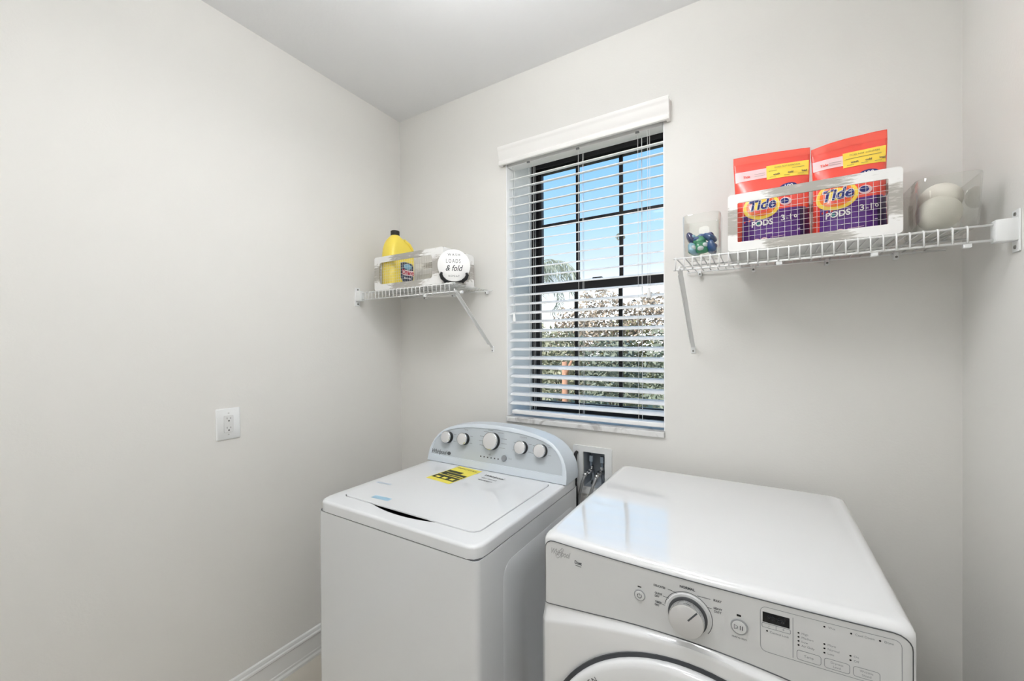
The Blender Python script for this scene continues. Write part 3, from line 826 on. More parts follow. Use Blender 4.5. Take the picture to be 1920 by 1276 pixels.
# ------------------------------------------------------------------ wire shelves
SZ, SYF, SYB = 1.7425, 1.410, 1.700
WR = .0020
def shelf(x0, x1, wallx, side, label, brace_x, clips):
    e_ = empty('wire_shelf', ((x0 + x1) / 2, YB, SZ)); tag(e_, label, 'shelf', 'white ventilated wire shelves')
    for y, z, r in ((SYF, SZ - .0035, .0028), (SYF + .0005, SZ - .040, .0030), (SYB, SZ - .0045, .0028), (1.555, SZ - .0045, .0026)):
        xa, xb = (x0, x1)
        obj('rail', tube([(xa, y, z), (xb, y, z)], r, 8), M_wire, e_, smooth=True)
    n = int((x1 - x0) / .0254)
    xs0 = x0 + .006
    p = [(xs0, SYB + .006, SZ), (xs0, SYF + .004, SZ), (xs0, SYF - .0005, SZ - .0015), (xs0, SYF - .0035, SZ - .006), (xs0, SYF - .0035, SZ - .041)]
    w0 = obj('wire', tube(p, WR, 6), M_wire, e_, smooth=True)
    for k in range(1, n): again(w0, (.0254 * k, 0, 0))
    # end bracket on the side wall
    sg = 1 if side == 'right' else -1
    xa = wallx; xb = wallx - sg * .040
    bk = BM(); add_box(bk, min(xa, xb), max(xa, xb), SYF - .012, SYF + .016, SZ - .046, SZ + .006, .003)
    br = obj('end_bracket', bk, M_white, e_, angle=40)
    bk = BM(); add_box(bk, min(xa, xa - sg * .004), max(xa, xa - sg * .004), SYF - .014, SYF + .018, SZ - .071, SZ + .026, .0015)
    obj('bracket_plate', bk, M_white, br)
    for z in (SZ + .016, SZ - .060):
        obj('screw', add_lathe(BM(), [(.0045, 0), (.004, .002), (.001, .0024)], Matrix.Translation((xa - sg * .004, SYF + .003, z)) @ Matrix.Rotation(radians(-90 * sg), 4, 'Y'), 12), M_screw, br)
    for cx in clips:
        ck = BM(); add_box(ck, cx - .006, cx + .006, SYB - .007, YB, SZ - .020, SZ + .001, .002)
        cl = obj('wall_clip', ck, M_white, e_)
        obj('screw', add_lathe(BM(), [(.0035, 0), (.003, .002)], Matrix.Translation((cx, SYB - .007, SZ - .014)) @ Matrix.Rotation(radians(90), 4, 'X'), 10), M_screw, cl)
    # underside rail saddle clips
    for cx in clips[1:]:
        obj('saddle_clip', box(cx + .06, cx + .075, SYF - .001, SYF + .010, SZ - .052, SZ - .040, .002), M_white, e_)
    # support brace: steel angle from the lip to the wall
    a, b = V((brace_x[0], SYF + .004, SZ - .036)), V((brace_x[1], YB - .004, 1.452))
    d = (b - a).normalized(); sx_ = V((1, 0, 0)); nn = d.cross(sx_).normalized()
    bm = BM()
    for hw, t0, t1 in ((.0075, -.001, .001),):
        loft(bm, [[q + sx_ * u + nn * v_ for u, v_ in ((-hw, t0), (hw, t0), (hw, t1), (-hw, t1))] for q in (a, b)])
    loft(bm, [[q + sx_ * u + nn * v_ for u, v_ in ((-.0075, 0), (-.0055, 0), (-.0055, .009), (-.0075, .009))] for q in (a + d * .02, b - d * .03)])
    bb = obj('support_brace', bm, M_wire, e_)
    obj('brace_hook', tube([a + V((0, -.006, .006)), a + V((0, -.008, -.004)), a + V((0, 0, -.006)), a + V((0, .006, 0))], .003, 8), M_wire, bb, smooth=True)
    bk = BM(); add_box(bk, brace_x[1] - .008, brace_x[1] + .008, YB - .004, YB, 1.428, 1.460, .0015)
    obj('brace_foot', bk, M_white, bb)
    obj('screw', add_lathe(BM(), [(.0035, 0), (.003, .0025)], Matrix.Translation((brace_x[1], YB - .004, 1.437)) @ Matrix.Rotation(radians(90), 4, 'X'), 10), M_screw, bb)
    return e_
shelf(-.240, .470, XR, 'right', 'long white wire shelf right of the window holding pouches and jars', (-.222, -.221), (-.195, -.02, .19, .36))
shelf(XL + .04, -1.150, XL, 'left', 'short white wire shelf left of the window holding the yellow jug', (-1.151, -1.157), (-1.60, -1.40, -1.185))
DECK = SZ + WR

# ------------------------------------------------------------------ storage baskets
def basket_mat():
    M = bpy.data.materials.new('distressed_white_metal'); M.use_nodes = True
    n = M.node_tree; b = n.nodes['Principled BSDF']; b.inputs['Roughness'].default_value = .45
    t = n.nodes.new('ShaderNodeTexCoord'); mp = n.nodes.new('ShaderNodeMapping'); mp.inputs['Scale'].default_value = (14, 14, 90)
    nz = n.nodes.new('ShaderNodeTexNoise'); nz.inputs['Scale'].default_value = 1.6; nz.inputs['Detail'].default_value = 6; nz.inputs['Roughness'].default_value = .7
    n2 = n.nodes.new('ShaderNodeTexNoise'); n2.inputs['Scale'].default_value = 5.0; n2.inputs['Detail'].default_value = 1
    at = n.nodes.new('ShaderNodeAttribute'); at.attribute_name = 'wear'
    ad = n.nodes.new('ShaderNodeMath'); ad.operation = 'MULTIPLY_ADD'
    rp_ = n.nodes.new('ShaderNodeValToRGB'); rp_.color_ramp.elements[0].position = .46; rp_.color_ramp.elements[1].position = .66
    rp_.color_ramp.elements[0].color = lin((242, 241, 238)); rp_.color_ramp.elements[1].color = lin((172, 168, 160))
    q = rp_.color_ramp.elements.new(.54); q.color = lin((205, 202, 196))
    n.links.new(t.outputs['Object'], mp.inputs['Vector']); n.links.new(mp.outputs[0], nz.inputs['Vector'])
    n.links.new(at.outputs['Fac'], ad.inputs[0]); ad.inputs[1].default_value = .42
    n.links.new(nz.outputs['Fac'], ad.inputs[2])
    sb = n.nodes.new('ShaderNodeMath'); sb.operation = 'SUBTRACT'; sb.inputs[1].default_value = .20
    n.links.new(ad.outputs[0], sb.inputs[0]); n.links.new(sb.outputs[0], rp_.inputs[0]); n.links.new(rp_.outputs[0], b.inputs['Base Color'])
    return M
M_bask = basket_mat()
M_mesh = mat('basket_wire_white', (226, 224, 220), .45)
def wear_attr(o, fn):
    a = o.data.attributes.new('wear', 'FLOAT', 'POINT')
    for i, v in enumerate(o.data.vertices): a.data[i].value = fn(v.co)
def basket(x0, x1, y0, y1, z0, z1, bx, bz, rin, label, lx=None):
    e_ = empty('storage_basket', ((x0 + x1) / 2, (y0 + y1) / 2, z0)); tag(e_, label, 'basket', 'distressed white wire baskets')
    def panel(name, a0, a1, f0, f1, bxl, bxr):
        bm = BM()
        def dense(pts): return [tuple(p) for p in resample(pts, 96)]
        cx, cz, w_, h_ = (a0 + a1) / 2, (z0 + z1) / 2, a1 - a0, z1 - z0
        outer = rrect(cx, cz, w_, h_, .010, 4)
        icx = (a0 + bxl + a1 - bxr) / 2; iw = w_ - bxl - bxr
        inner = rrect(icx, cz, iw, h_ - 2 * bz, rin, 4)
        # match counts side by side
        def sides(P):
            n4 = len(P) // 4; o = []
            for k in range(4):
                arc_ = P[k * n4:(k + 1) * n4]; nxt = P[((k + 1) * n4) % len(P)]
                o += arc_
                for j in range(1, 12): o.append((arc_[-1][0] + (nxt[0] - arc_[-1][0]) * j / 12, arc_[-1][1] + (nxt[1] - arc_[-1][1]) * j / 12))
            return o
        frame_panel(bm, sides(outer), sides(inner), f0, f1)
        p = obj(name, bm, M_bask, e_)
        hw, hh = w_ / 2, h_ / 2
        def wf(co):
            h = abs((co.x if name in ('front_panel', 'back_panel') else co.y) - cx) / hw
            v = abs(co.z - cz) / hh
            if v > .6: return max(0, 1 - (h / .58) ** 4)
            return max(0, 1 - (v / .56) ** 4)
        wear_attr(p, wf)
        bm = BM(); fm = lambda a, z: (f0(a, z) + f1(a, z)) / 2
        na = round(iw / .0148); nz_ = round((h_ - 2 * bz) / .0142)
        for i in range(1, na):
            a = icx - iw / 2 + iw * i / na
            add_tube(bm, [fm(a, cz - h_ / 2 + bz - .002), fm(a, cz + h_ / 2 - bz + .002)], .0005, 4, False)
        for i in range(1, nz_):
            z = cz - h_ / 2 + bz + (h_ - 2 * bz) * i / nz_
            add_tube(bm, [fm(icx - iw / 2 - .002, z), fm(icx + iw / 2 + .002, z)], .0005, 4, False)
        o = obj('wire_mesh', bm, M_mesh, p); o['kind'] = 'stuff'
    T = .004
    lb = bx if lx is None else lx
    panel('front_panel', x0, x1, lambda a, z: V((a, y0, z)), lambda a, z: V((a, y0 + T, z)), bx, lb)
    panel('back_panel', x0, x1, lambda a, z: V((a, y1, z)), lambda a, z: V((a, y1 - T, z)), bx, lb)
    panel('side_panel', y0 + T, y1 - T, lambda a, z: V((x0, a, z)), lambda a, z: V((x0 + T, a, z)), .03, .03)
    panel('side_panel', y0 + T, y1 - T, lambda a, z: V((x1, a, z)), lambda a, z: V((x1 - T, a, z)), .03, .03)
    p = obj('bottom_panel', box(x0 + T, x1 - T, y0 + T, y1 - T, z0, z0 + .003), mat('basket_bottom_white', (228, 228, 225), .5), e_)
    return e_
BZ = DECK + .0005
basket(-.0840, .3145, 1.419, 1.655, BZ, 1.9175, .026, .027, .003, 'wide white wire mesh basket holding the two orange pouches', .028)
basket(-1.683, -1.227, 1.419, 1.655, BZ, 1.9120, .036, .029, .016, 'white wire mesh basket holding the yellow jug', .064)

# ------------------------------------------------------------------ detergent pouches
M_or = mat('pouch_orange_red', (243, 80, 64), .22, coat=.35)
M_orl = mat('pouch_seal_orange', (244, 92, 74), .25, coat=.3)
M_pur = mat('print_purple', (96, 52, 134), .3)
M_purd = mat('print_dark_purple', (58, 36, 84), .3)
M_py = mat('print_yellow', (250, 216, 84), .35)
M_po = mat('print_orange', (246, 120, 44), .35)
M_navy = mat('print_navy', (30, 40, 112), .35)
M_pw = mat('print_white', (244, 240, 240), .35)
M_pk = mat('print_pale_pink', (240, 206, 206), .35)
M_gr = mat('print_grey_text', (120, 104, 90), .5)
M_teal = mat('print_teal', (32, 120, 122), .35)
M_oly = mat('print_olive', (150, 130, 60), .5)
def pouch(cx, cy, W, Hh, rz, label, seed, sag, rise):
    z0 = BZ + .0035
    e_ = empty('detergent_pouch', (cx, cy, z0), rz); tag(e_, label, 'pouch', 'orange detergent pouches')
    T = .046
    def thick(u, v):
        pv = min(1, (v / .06)) ** .5 * (1.0 if v < .30 else max(0.0, 1 - ((v - .30) / .58) ** 1.15) if v < .88 else 0.0)
        pu = max(0, 1 - abs(u) ** 3.2) ** .8
        return .0012 + T * pv * pu
    def P(u, v, sgn, off=0.0):
        x = u * W / 2 * (1 - .05 * sin(pi * min(1, v * 1.1)) * abs(u))
        z = v * Hh
        if v > .8: z += sag * (1 - u * u) * (v - .8) / .2 + rise * u * (v - .8) / .2
        wv = .0035 * noise.noise(V((u * 2.2 + seed, v * 3.1, seed))) * min(1, max(0, v - .05) * 6) * (1 - abs(u) ** 4)
        bend = .016 * v * v * v
        y = sgn * (thick(u, v) + off) + (wv if sgn < 0 else wv * .3) + bend
        return V((x, y, z))
    nu, nv = 30, 36
    bm = BM()
    for sgn in (-1, 1):
        g = [[bm.verts.new(P(-1 + 2 * i / nu, j / nv, sgn)) for j in range(nv + 1)] for i in range(nu + 1)]
        for i in range(nu):
            for j in range(nv): bm.faces.new((g[i][j], g[i + 1][j], g[i + 1][j + 1], g[i][j + 1]))
        if sgn == -1: g0 = g
    rim0 = [g0[i][0] for i in range(nu + 1)] + [g0[nu][j] for j in range(1, nv + 1)] + [g0[i][nv] for i in range(nu - 1, -1, -1)] + [g0[0][j] for j in range(nv - 1, 0, -1)]
    rim1 = [g[i][0] for i in range(nu + 1)] + [g[nu][j] for j in range(1, nv + 1)] + [g[i][nv] for i in range(nu - 1, -1, -1)] + [g[0][j] for j in range(nv - 1, 0, -1)]
    for i in range(len(rim0)):
        j = (i + 1) % len(rim0); bm.faces.new((rim0[i], rim0[j], rim1[j], rim1[i]))
    body = obj('pouch_body', bm, M_or, e_, smooth=True, local=True)
    def f(off): return lambda x, z: P(max(-1, min(1, x / (W / 2))), max(0, min(1, z / Hh)), -1, off)
    def pr(name, bm, m_): return obj(name, bm, m_, body, smooth=True, local=True)
    a, b, c_ = f(.0006), f(.0012), f(.0018)
    d_ = f(.0024)
    hw = W / 2
    pr('seal_band', grid_into(BM(), -hw * .985, hw * .985, Hh * .925, Hh * .992, a, 14, 3), M_orl)
    # purple field with a sloped upper edge
    bm = BM(); nx_, nz_ = 14, 8
    g = [[bm.verts.new(a(-hw * .80 + hw * 1.78 * i / nx_, .006 + (.116 + .012 * i / nx_ - .006) * j / nz_)) for j in range(nz_ + 1)] for i in range(nx_ + 1)]
    for i in range(nx_):
        for j in range(nz_): bm.faces.new((g[i][j], g[i + 1][j], g[i + 1][j + 1], g[i][j + 1]))
    pr('printed_field', bm, M_pur)
    pr('printed_field', grid_into(BM(), hw * .70, hw * .97, .012, .124, b, 4, 8), M_purd)
    # bullseye logo
    lx, lz = -.030, .140
    pr('logo_ring', disc_into(BM(), lx, lz, .050, .043, b, 36, 4, 0, rot=.05), M_py)
    pr('logo_ring', disc_into(BM(), lx, lz + .001, .041, .034, c_, 36, 4, 0, rot=.05), M_po)
    pr('logo_ring', disc_into(BM(), lx, lz + .003, .033, .026, f(.0022), 36, 4, 0, rot=.05), M_or)
    pr('logo_ring', disc_into(BM(), lx, lz + .005, .026, .019, f(.0026), 36, 4, 0, rot=.05), M_py)
    t1, t2 = f(.0034), f(.0042)
    pr('logo_lettering', text_into(BM(), 'Tide', .046, lambda x, y: t1(lx + x, lz + .003 + y + x * .06), shear=.22, offset=.0028, xs=.90), M_pw)
    pr('logo_lettering', text_into(BM(), 'Tide', .046, lambda x, y: t2(lx + x, lz + .003 + y + x * .06), shear=.22, offset=.0012, xs=.90), M_navy)
    bm = BM(); text_into(bm, 'PODS', .024, lambda x, y: t1(lx + .002 + x, .0835 + y + x * .06), offset=.0007, xs=.95)
    text_into(bm, '3', .024, lambda x, y: t1(.026 + x, .092 + y), offset=.0004); text_into(bm, 'in', .009, lambda x, y: t1(.0375 + x, .090 + y)); text_into(bm, '1', .024, lambda x, y: t1(.0465 + x, .093 + y), offset=.0004)
    disc_into(bm, .0595, .0955, .0048, .0048, t1, 18, 1, .45)
    line_into(bm, (-.02, .052), (hw * .7, .0585), .0014, t1)
    pr('printed_lettering', bm, M_pw)
    pr('printed_spot', disc_into(BM(), lx - .0085, .0835, .0045, .0055, t2, 18, 1), M_teal)
    bm = BM(); disc_into(bm, lx - .012, .030, .010, .008, t1, 18, 1, .5); disc_into(bm, lx + .008, .032, .010, .008, t1, 18, 1, .5)
    for k in range(4): line_into(bm, (lx + .024, .038 - .005 * k), (lx + .060, .0405 - .005 * k), .0011, t1)
    pr('printed_lettering', bm, M_pk)
    # pod picture
    pr('pod_picture', disc_into(BM(), .035, .146, .016, .013, c_, 22, 2), M_pk)
    pr('pod_picture', disc_into(BM(), .033, .147, .011, .009, f(.0026), 22, 2), M_navy)
    # count badge
    pr('count_badge', disc_into(BM(), 0.044, .194, .024, .012, b, 26, 2, rot=.15), M_navy)
    pr('badge_lettering', text_into(BM(), '100', .017, lambda x, y: t1(.044 + x, .194 + y + x * .12), offset=.0005), M_pw)
    # banner
    zb0, zb1 = Hh * .715, Hh * .865
    pr('banner', grid_into(BM(), -hw * .97, -.012, zb0 + .008, zb1 - .006, b, 8, 4), M_pk)
    pr('banner', grid_into(BM(), -.012, hw * .97, zb0, zb1, b, 8, 4), M_py)
    bm = BM()
    text_into(bm, 'DOES NOT CONTAIN', .0068, lambda x, y: t1(hw * .42 + x, zb1 - .010 + y)); 
    for k in range(3): text_into(bm, ('wash', 'cold', 'load')[k], .0085, lambda x, y: t1(.006 + hw * .36 * k + .008 + x, zb0 + .014 + y), offset=.0003)
    line_into(bm, (-.006, zb1 - .020), (hw * .85, zb1 - .019), .0012, t1)
    for k in range(3): line_into(bm, (-.004 + hw * .36 * k, zb0 + .006), (.012 + hw * .36 * k, zb0 + .006), .001, t1)
    line_into(bm, (-.045, zb0 + .025), (-.016, zb0 + .025), .001, t1); line_into(bm, (-.045, zb0 + .018), (-.016, zb0 + .018), .0009, t1)
    pr('banner_lettering', bm, M_gr)
    bm = BM(); text_into(bm, 'Tide', .011, lambda x, y: t1(-hw * .66 + x, zb0 + .021 + y), shear=.2, offset=.0003)
    pr('banner_lettering', bm, M_or)
    return e_
pouch(.0300, 1.522, .206, .318, radians(4), 'orange detergent pouch on the left in the wide basket', 1.3, .002, -.004)
pouch(.2205, 1.530, .174, .312, radians(-3), 'orange detergent pouch on the right in the wide basket, nearer the two white balls', 4.7, .006, .006)

# ------------------------------------------------------------------ glass jars
def jar(x0, x1, y0, y1, z0, z1, rc, label, taper=.0, wall=.0028):
    e_ = empty('glass_jar', ((x0 + x1) / 2, (y0 + y1) / 2, z0)); tag(e_, label, 'jar', 'clear squarish jars')
    cx, cy = (x0 + x1) / 2, (y0 + y1) / 2
    def L(ins, z, tp): return [V((x, y, z)) for x, y in rrect(cx, cy, x1 - x0 - 2 * ins - tp, y1 - y0 - 2 * ins - tp, max(.004, rc - ins), 6)]
    bm = BM()
    loft(bm, [L(.010, z0, taper), L(.003, z0 + .003, taper), L(0, z0 + .009, taper), L(0, z0 + .3 * (z1 - z0), taper * .7), L(0, z1 - .004, 0), L(.0008, z1, 0), L(wall + .0005, z1, 0), L(wall + .001, z1 - .004, 0),
              L(wall, z0 + .3 * (z1 - z0), taper * .7), L(wall + .002, z0 + .011, taper), L(wall + .008, z0 + .007, taper)], True, True)
    obj('jar_body', bm, M_jar, e_, angle=50)
    return e_
jz = DECK + .0005
jar(.3435, .4665, 1.425, 1.595, jz, 1.8800, .030, 'clear glass jar with two white balls at the right end of the shelf', .010)
jl = jar(-.2170, -.1050, 1.425, 1.535, jz, 1.8800, .022, 'clear jar with coloured pods at the left end of the long shelf', .004)
M_wool = mat('white_wool', (240, 234, 224), .95, spec=.1, bump=.5, bscale=700)
def ball(x, y, z, R_, label):
    e_ = bmesh.new(); bmesh.ops.create_uvsphere(e_, u_segments=36, v_segments=20, radius=R_)
    for v in e_.verts:
        v.co *= 1 + .012 * noise.noise(v.co * 60); v.co += V((x, y, z))
    tag(obj('wool_dryer_ball', e_, M_wool, smooth=True), label, 'ball', 'white wool dryer balls in the jar')
ball(.3945, 1.4760, jz + .0075 + .0435, .0435, 'white wool ball at the bottom front of the glass jar')
ball(.4155, 1.5430, jz + .0075 + .0950, .0435, 'white wool ball resting on top at the back of the glass jar')
# pods
def pod(x, y, z, rx, ry, c1, c2, label):
    e_ = empty('laundry_pod', (x, y, z)); tag(e_, label, 'laundry pod', 'laundry pods in the jar')
    e_.rotation_euler = (rx, ry, random.uniform(0, 3))
    R_ = .021
    bm = BM(); n = 16
    loops = []
    for k in range(9):
        t = -pi / 2 + pi * k / 8
        loops.append([V((R_ * max(.02, cos(t)) * (abs(cos(a)) ** .6 * (1 if cos(a) > 0 else -1)), R_ * max(.02, cos(t)) * (abs(sin(a)) ** .6 * (1 if sin(a) > 0 else -1)), .60 * R_ * sin(t))) for a in [2 * pi * q / n for q in range(n)]])
    loft(bm, loops)
    obj('pod_body', bm, c1, e_, smooth=True, local=True)
    bm = BM()
    for s_ in (0, 1):
        M = Matrix.Rotation(s_ * pi, 4, 'Z') @ Matrix.Translation((.008, .004, .008))
        b2 = bmesh.new(); bmesh.ops.create_uvsphere(b2, u_segments=12, v_segments=8, radius=.0105)
        for v in b2.verts: v.co = M @ V((v.co.x, v.co.y * .8, v.co.z * .7))
        me_ = bpy.data.meshes.new('tmp'); b2.to_mesh(me_); b2.free(); bm.from_mesh(me_); bpy.data.meshes.remove(me_)
    obj('pod_chamber', bm, c2, e_, smooth=True, local=True)
pb = mat('pod_light_blue', (150, 192, 214), .2, coat=.4); pg = mat('pod_green', (60, 148, 108), .2, coat=.4); pn = mat('pod_blue', (52, 92, 150), .2, coat=.4)
pd = mat('pod_navy', (50, 56, 110), .2, coat=.4); pw = mat('pod_white', (226, 232, 236), .2, coat=.4)
jb = jz + .009
for x, y, z, rx, ry, a, b, lab in (
    (-.186, 1.454, jb + .020, 1.2, .3, pb, pw, 'pale blue pod at the bottom left of the pod jar'),
    (-.160, 1.450, jb + .021, 1.4, -.2, pg, pw, 'green pod at the front middle of the pod jar'),
    (-.134, 1.454, jb + .021, 1.3, .2, pn, pd, 'deep blue pod at the bottom right of the pod jar'),
    (-.186, 1.492, jb + .022, .9, .5, pg, pb, 'green pod with pale blue chambers behind the pale blue one'),
    (-.136, 1.495, jb + .022, 1.0, -.4, pn, pb, 'blue pod with pale chambers at the back of the pod jar'),
    (-.138, 1.462, jb + .053, .5, .3, pn, pd, 'deep blue pod on top at the right in the pod jar'),
    (-.170, 1.468, jb + .052, .7, -.3, pg, pn, 'green pod with blue chambers lying on top in the middle of the pod jar'),
    (-.196, 1.474, jb + .060, 1.1, .2, pd, pb, 'dark violet blue pod sticking up at the left in the pod jar')):
    pod(x, y, z, rx, ry, a, b, lab)

# ------------------------------------------------------------------ yellow jug
M_jug = mat('jug_yellow', (246, 222, 92), .35)
JC = (-1.612, 1.514)
jz0 = BZ + .0035
jug = empty('drain_cleaner_jug', (JC[0], JC[1], jz0), radians(86)); tag(jug, 'yellow plastic jug with black cap and dark label in a white basket', 'jug')
bm = BM()
def jl_(w_, d_, r_, z, ox=0.0): return [V((x + ox, y, z)) for x, y in rrect(0, 0, w_, d_, r_, 6)]
loft(bm, [jl_(.148, .084, .020, 0), jl_(.158, .094, .026, .005), jl_(.160, .096, .028, .02), jl_(.160, .096, .028, .150), jl_(.158, .095, .028, .185), jl_(.150, .092, .030, .212, -.002), jl_(.132, .086, .034, .236, -.007), jl_(.106, .074, .034, .256, -.012), jl_(.072, .060, .0295, .270, -.018), jl_(.050, .048, .0235, .279, -.020), jl_(.040, .040, .0195, .284, -.020), jl_(.040, .040, .0195, .290, -.020)])
jb_ = obj('jug_body', bm, M_jug, jug, angle=50, local=True)
# moulded grip rib along the right shoulder
obj('grip_rib', tube([(.008, -.036, .262), (.036, -.042, .243), (.056, -.042, .220), (.068, -.038, .190)], [.006, .008, .008, .005], 8), M_jug, jb_, smooth=True, local=True)
bm = BM(); n = 40
pr_ = [(.0215, .284), (.0225, .287), (.0225, .306), (.0205, .308)]
loops = [[V((-.020 + (r * (1.0 if k % 2 else .97)) * cos(2 * pi * k / n), (r * (1.0 if k % 2 else .97)) * sin(2 * pi * k / n), z)) for k in range(n)] for r, z in pr_]
loft(bm, loops); obj('cap', bm, mat('cap_black', (34, 34, 28), .45), jug, angle=30, local=True)
M_lab = mat('label_dark_blue', (48, 56, 78), .4, var=.5, vscale=70)
lf_ = lambda d: (lambda x, z: V((x, -.048 - d, z)))
LCX = .016
def lab_out(k): return [(LCX + x * k, .094 + z * k) for x, z in [(-.042, -.030), (-.030, -.050), (0, -.056), (.030, -.050), (.042, -.030), (.042, .035), (.034, .048), (.012, .052), (-.02, .052), (-.042, .044)]]
bm = BM(); bm.faces.new([bm.verts.new(lf_(.0008)(*p)) for p in lab_out(1.0)])
lb_ = obj('jug_label', bm, M_lab, jug, local=True)
bm = BM(); ring_into(bm, lab_out(.96), .003, lf_(.0014)); obj('label_print', bm, mat('label_grey_rim', (150, 148, 140), .4), lb_, local=True)
bm = BM(); disc_into(bm, LCX + .004, .124, .026, .014, lf_(.0014), 20, 2); obj('label_print', bm, mat('label_sky', (128, 176, 200), .4, var=.4, vscale=90), lb_, local=True)
bm = BM(); grid_into(bm, LCX - .030, LCX + .042, .078, .106, lf_(.0018), 1, 1); obj('label_print', bm, mat('label_pale', (226, 206, 208), .4), lb_, local=True)
bm = BM(); text_into(bm, 'Drano', .033, lambda x, y: lf_(.0024)(LCX + .006 + x, .0935 + y), offset=.0014, xs=.92); obj('label_lettering', bm, mat('label_red', (196, 36, 58), .4), lb_, local=True)
bm = BM(); text_into(bm, 'MAX GEL', .011, lambda x, y: lf_(.0024)(LCX + .002 + x, .0635 + y), offset=.0003); obj('label_lettering', bm, M_pw, lb_, local=True)

# ------------------------------------------------------------------ round sign and its easel
SGX, SGY, SGR = -1.1835, 1.4440, .0735
sgz = DECK
RZ = radians(42)
ez = empty('display_easel', (SGX, SGY, sgz), RZ); tag(ez, 'small black easel stand under the round sign', 'easel')
M_ease = mat('easel_black', (30, 30, 32), .4)
for sx_ in (-1, 1):
    bm = BM()
    add_tube(bm, [(sx_ * .055, -.017, .046), (sx_ * .0585, -.016, .035), (sx_ * .053, -.013, .021), (sx_ * .039, -.004, .0105), (sx_ * .022, .008, .0100)], [.005, .0075, .0085, .0085, .006], 8)
    add_tube(bm, [(sx_ * .036, .001, .0105), (sx_ * .040, .004, .0075), (sx_ * .044, .006, .0052)], [.0075, .006, .0050], 8)
    obj('front_arm', bm, M_ease, ez, smooth=True, local=True)
bm = BM(); add_tube(bm, [(-.03, .008, .010), (.03, .008, .010)], .0035, 8); obj('crossbar', bm, M_ease, ez, smooth=True, local=True)
obj('rear_leg', tube([(0, .012, .075), (0, .030, .035), (0, .050, .0036)], .0034, 8), M_ease, ez, smooth=True, local=True)
obj('back_post', tube([(0, .008, .010), (0, .0115, .078)], .003, 8), M_ease, ez, smooth=True, local=True)
sg = empty('round_sign', (SGX, SGY, sgz), RZ); tag(sg, 'round white sign with black script lettering on a small easel', 'sign')
sg.rotation_euler = (radians(-4), 0, RZ)
MS = Matrix.Translation((0, -.0045, 0.0065 + SGR)) @ Matrix.Rotation(radians(90), 4, 'X')
obj('sign_disc', add_lathe(BM(), [(SGR - .0012, 0), (SGR, .001), (SGR, .0045), (SGR - .0012, .0055)], MS, 64), mat('sign_white', (244, 243, 240), .5), sg, angle=40, local=True)
sf = lambda x, z: V((x, -.0045 - .0060, 0.0065 + SGR + z))
M_ink = mat('sign_ink', (70, 70, 72), .6)
bm = BM()
text_into(bm, 'WASH', .0155, lambda x, y: sf(x, .048 + y), spacing=1.5)
text_into(bm, 'LOADS', .026, lambda x, y: sf(x - .003, .019 + y), xs=.62, spacing=1.45)
text_into(bm, '& fold', .038, lambda x, y: sf(x - .002, -.014 + y), shear=.35, offset=.0003, xs=.80)
text_into(bm, 'REPEAT', .0115, lambda x, y: sf(x, -.050 + y), spacing=1.4)
obj('sign_lettering', bm, M_ink, sg, local=True)

# ------------------------------------------------------------------ outdoors
M_lawn = mat('lawn', (132, 136, 106), .9, var=.3, vscale=3)
tag(obj('lawn', box(-16, 10, 2.06, 40, -.3, -.1), M_lawn), 'green lawn outside the window', 'lawn', kind='structure')
def leaf_mat(nm, c): return mat(nm, c, .7, var=.45, vscale=2.5, spec=.2)
M_l1 = leaf_mat('leaf_grey_green', (150, 150, 128)); M_l2 = leaf_mat('leaf_olive', (166, 162, 126)); M_l3 = leaf_mat('leaf_dull_green', (128, 134, 120)); M_l4 = leaf_mat('leaf_brownish', (166, 152, 136))  # haze of the distance is mixed into these greyed, paled leaf colours
M_bark = mat('bark', (112, 98, 86), .9, var=.3, vscale=8); M_barkr = mat('bark_reddish', (170, 128, 104), .9, var=.2, vscale=8)
def leaves(bm, c, R3, n, size, hollow=.55):
    c = V(c)
    for _ in range(n):
        while True:
            d = V((random.uniform(-1, 1), random.uniform(-1, 1), random.uniform(-1, 1)))
            if hollow < d.length < 1: break
        p = c + V((d.x * R3[0], d.y * R3[1], d.z * R3[2]))
        a = V((random.gauss(0, 1), random.gauss(0, 1), random.gauss(0, .7))).normalized(); b = a.orthogonal().normalized()
        b = (b * cos(random.uniform(0, 6)) + a.cross(b) * sin(random.uniform(0, 6))).normalized()
        s_ = size * random.uniform(.6, 1.3)
        bm.faces.new([bm.verts.new(q) for q in (p - a * s_, p + b * s_ * .42, p + a * s_, p - b * s_ * .42)])
def tree(name, base, trunk_h, blobs, nleaf, size, ml, mb, label, cat, tr=.07, group=None, hollow=.45):
    e_ = empty(name, base); tag(e_, label, cat, group)
    bx_ = V(base)
    bm = BM(); add_tube(bm, [bx_, bx_ + V((.04, 0, trunk_h * .5)), bx_ + V((0, 0, trunk_h))], [tr, tr * .8, tr * .6], 8)
    for bx2, by2, bz2, rx, ry, rz in blobs:
        add_tube(bm, [bx_ + V((0, 0, trunk_h * .75)), bx_ + V((bx2 * .6, by2 * .6, (trunk_h + bz2) * .5)), bx_ + V((bx2, by2, bz2))], [tr * .5, tr * .3, tr * .15], 6)
    obj('trunk', bm, mb, e_, smooth=True)
    bm = BM()
    tot = sum(b[3] * b[5] for b in blobs)
    for b in blobs: leaves(bm, bx_ + V(b[:3]), b[3:6], int(nleaf * b[3] * b[5] / tot), size, hollow)
    fo = obj('foliage', bm, ml, e_); fo['kind'] = 'stuff'
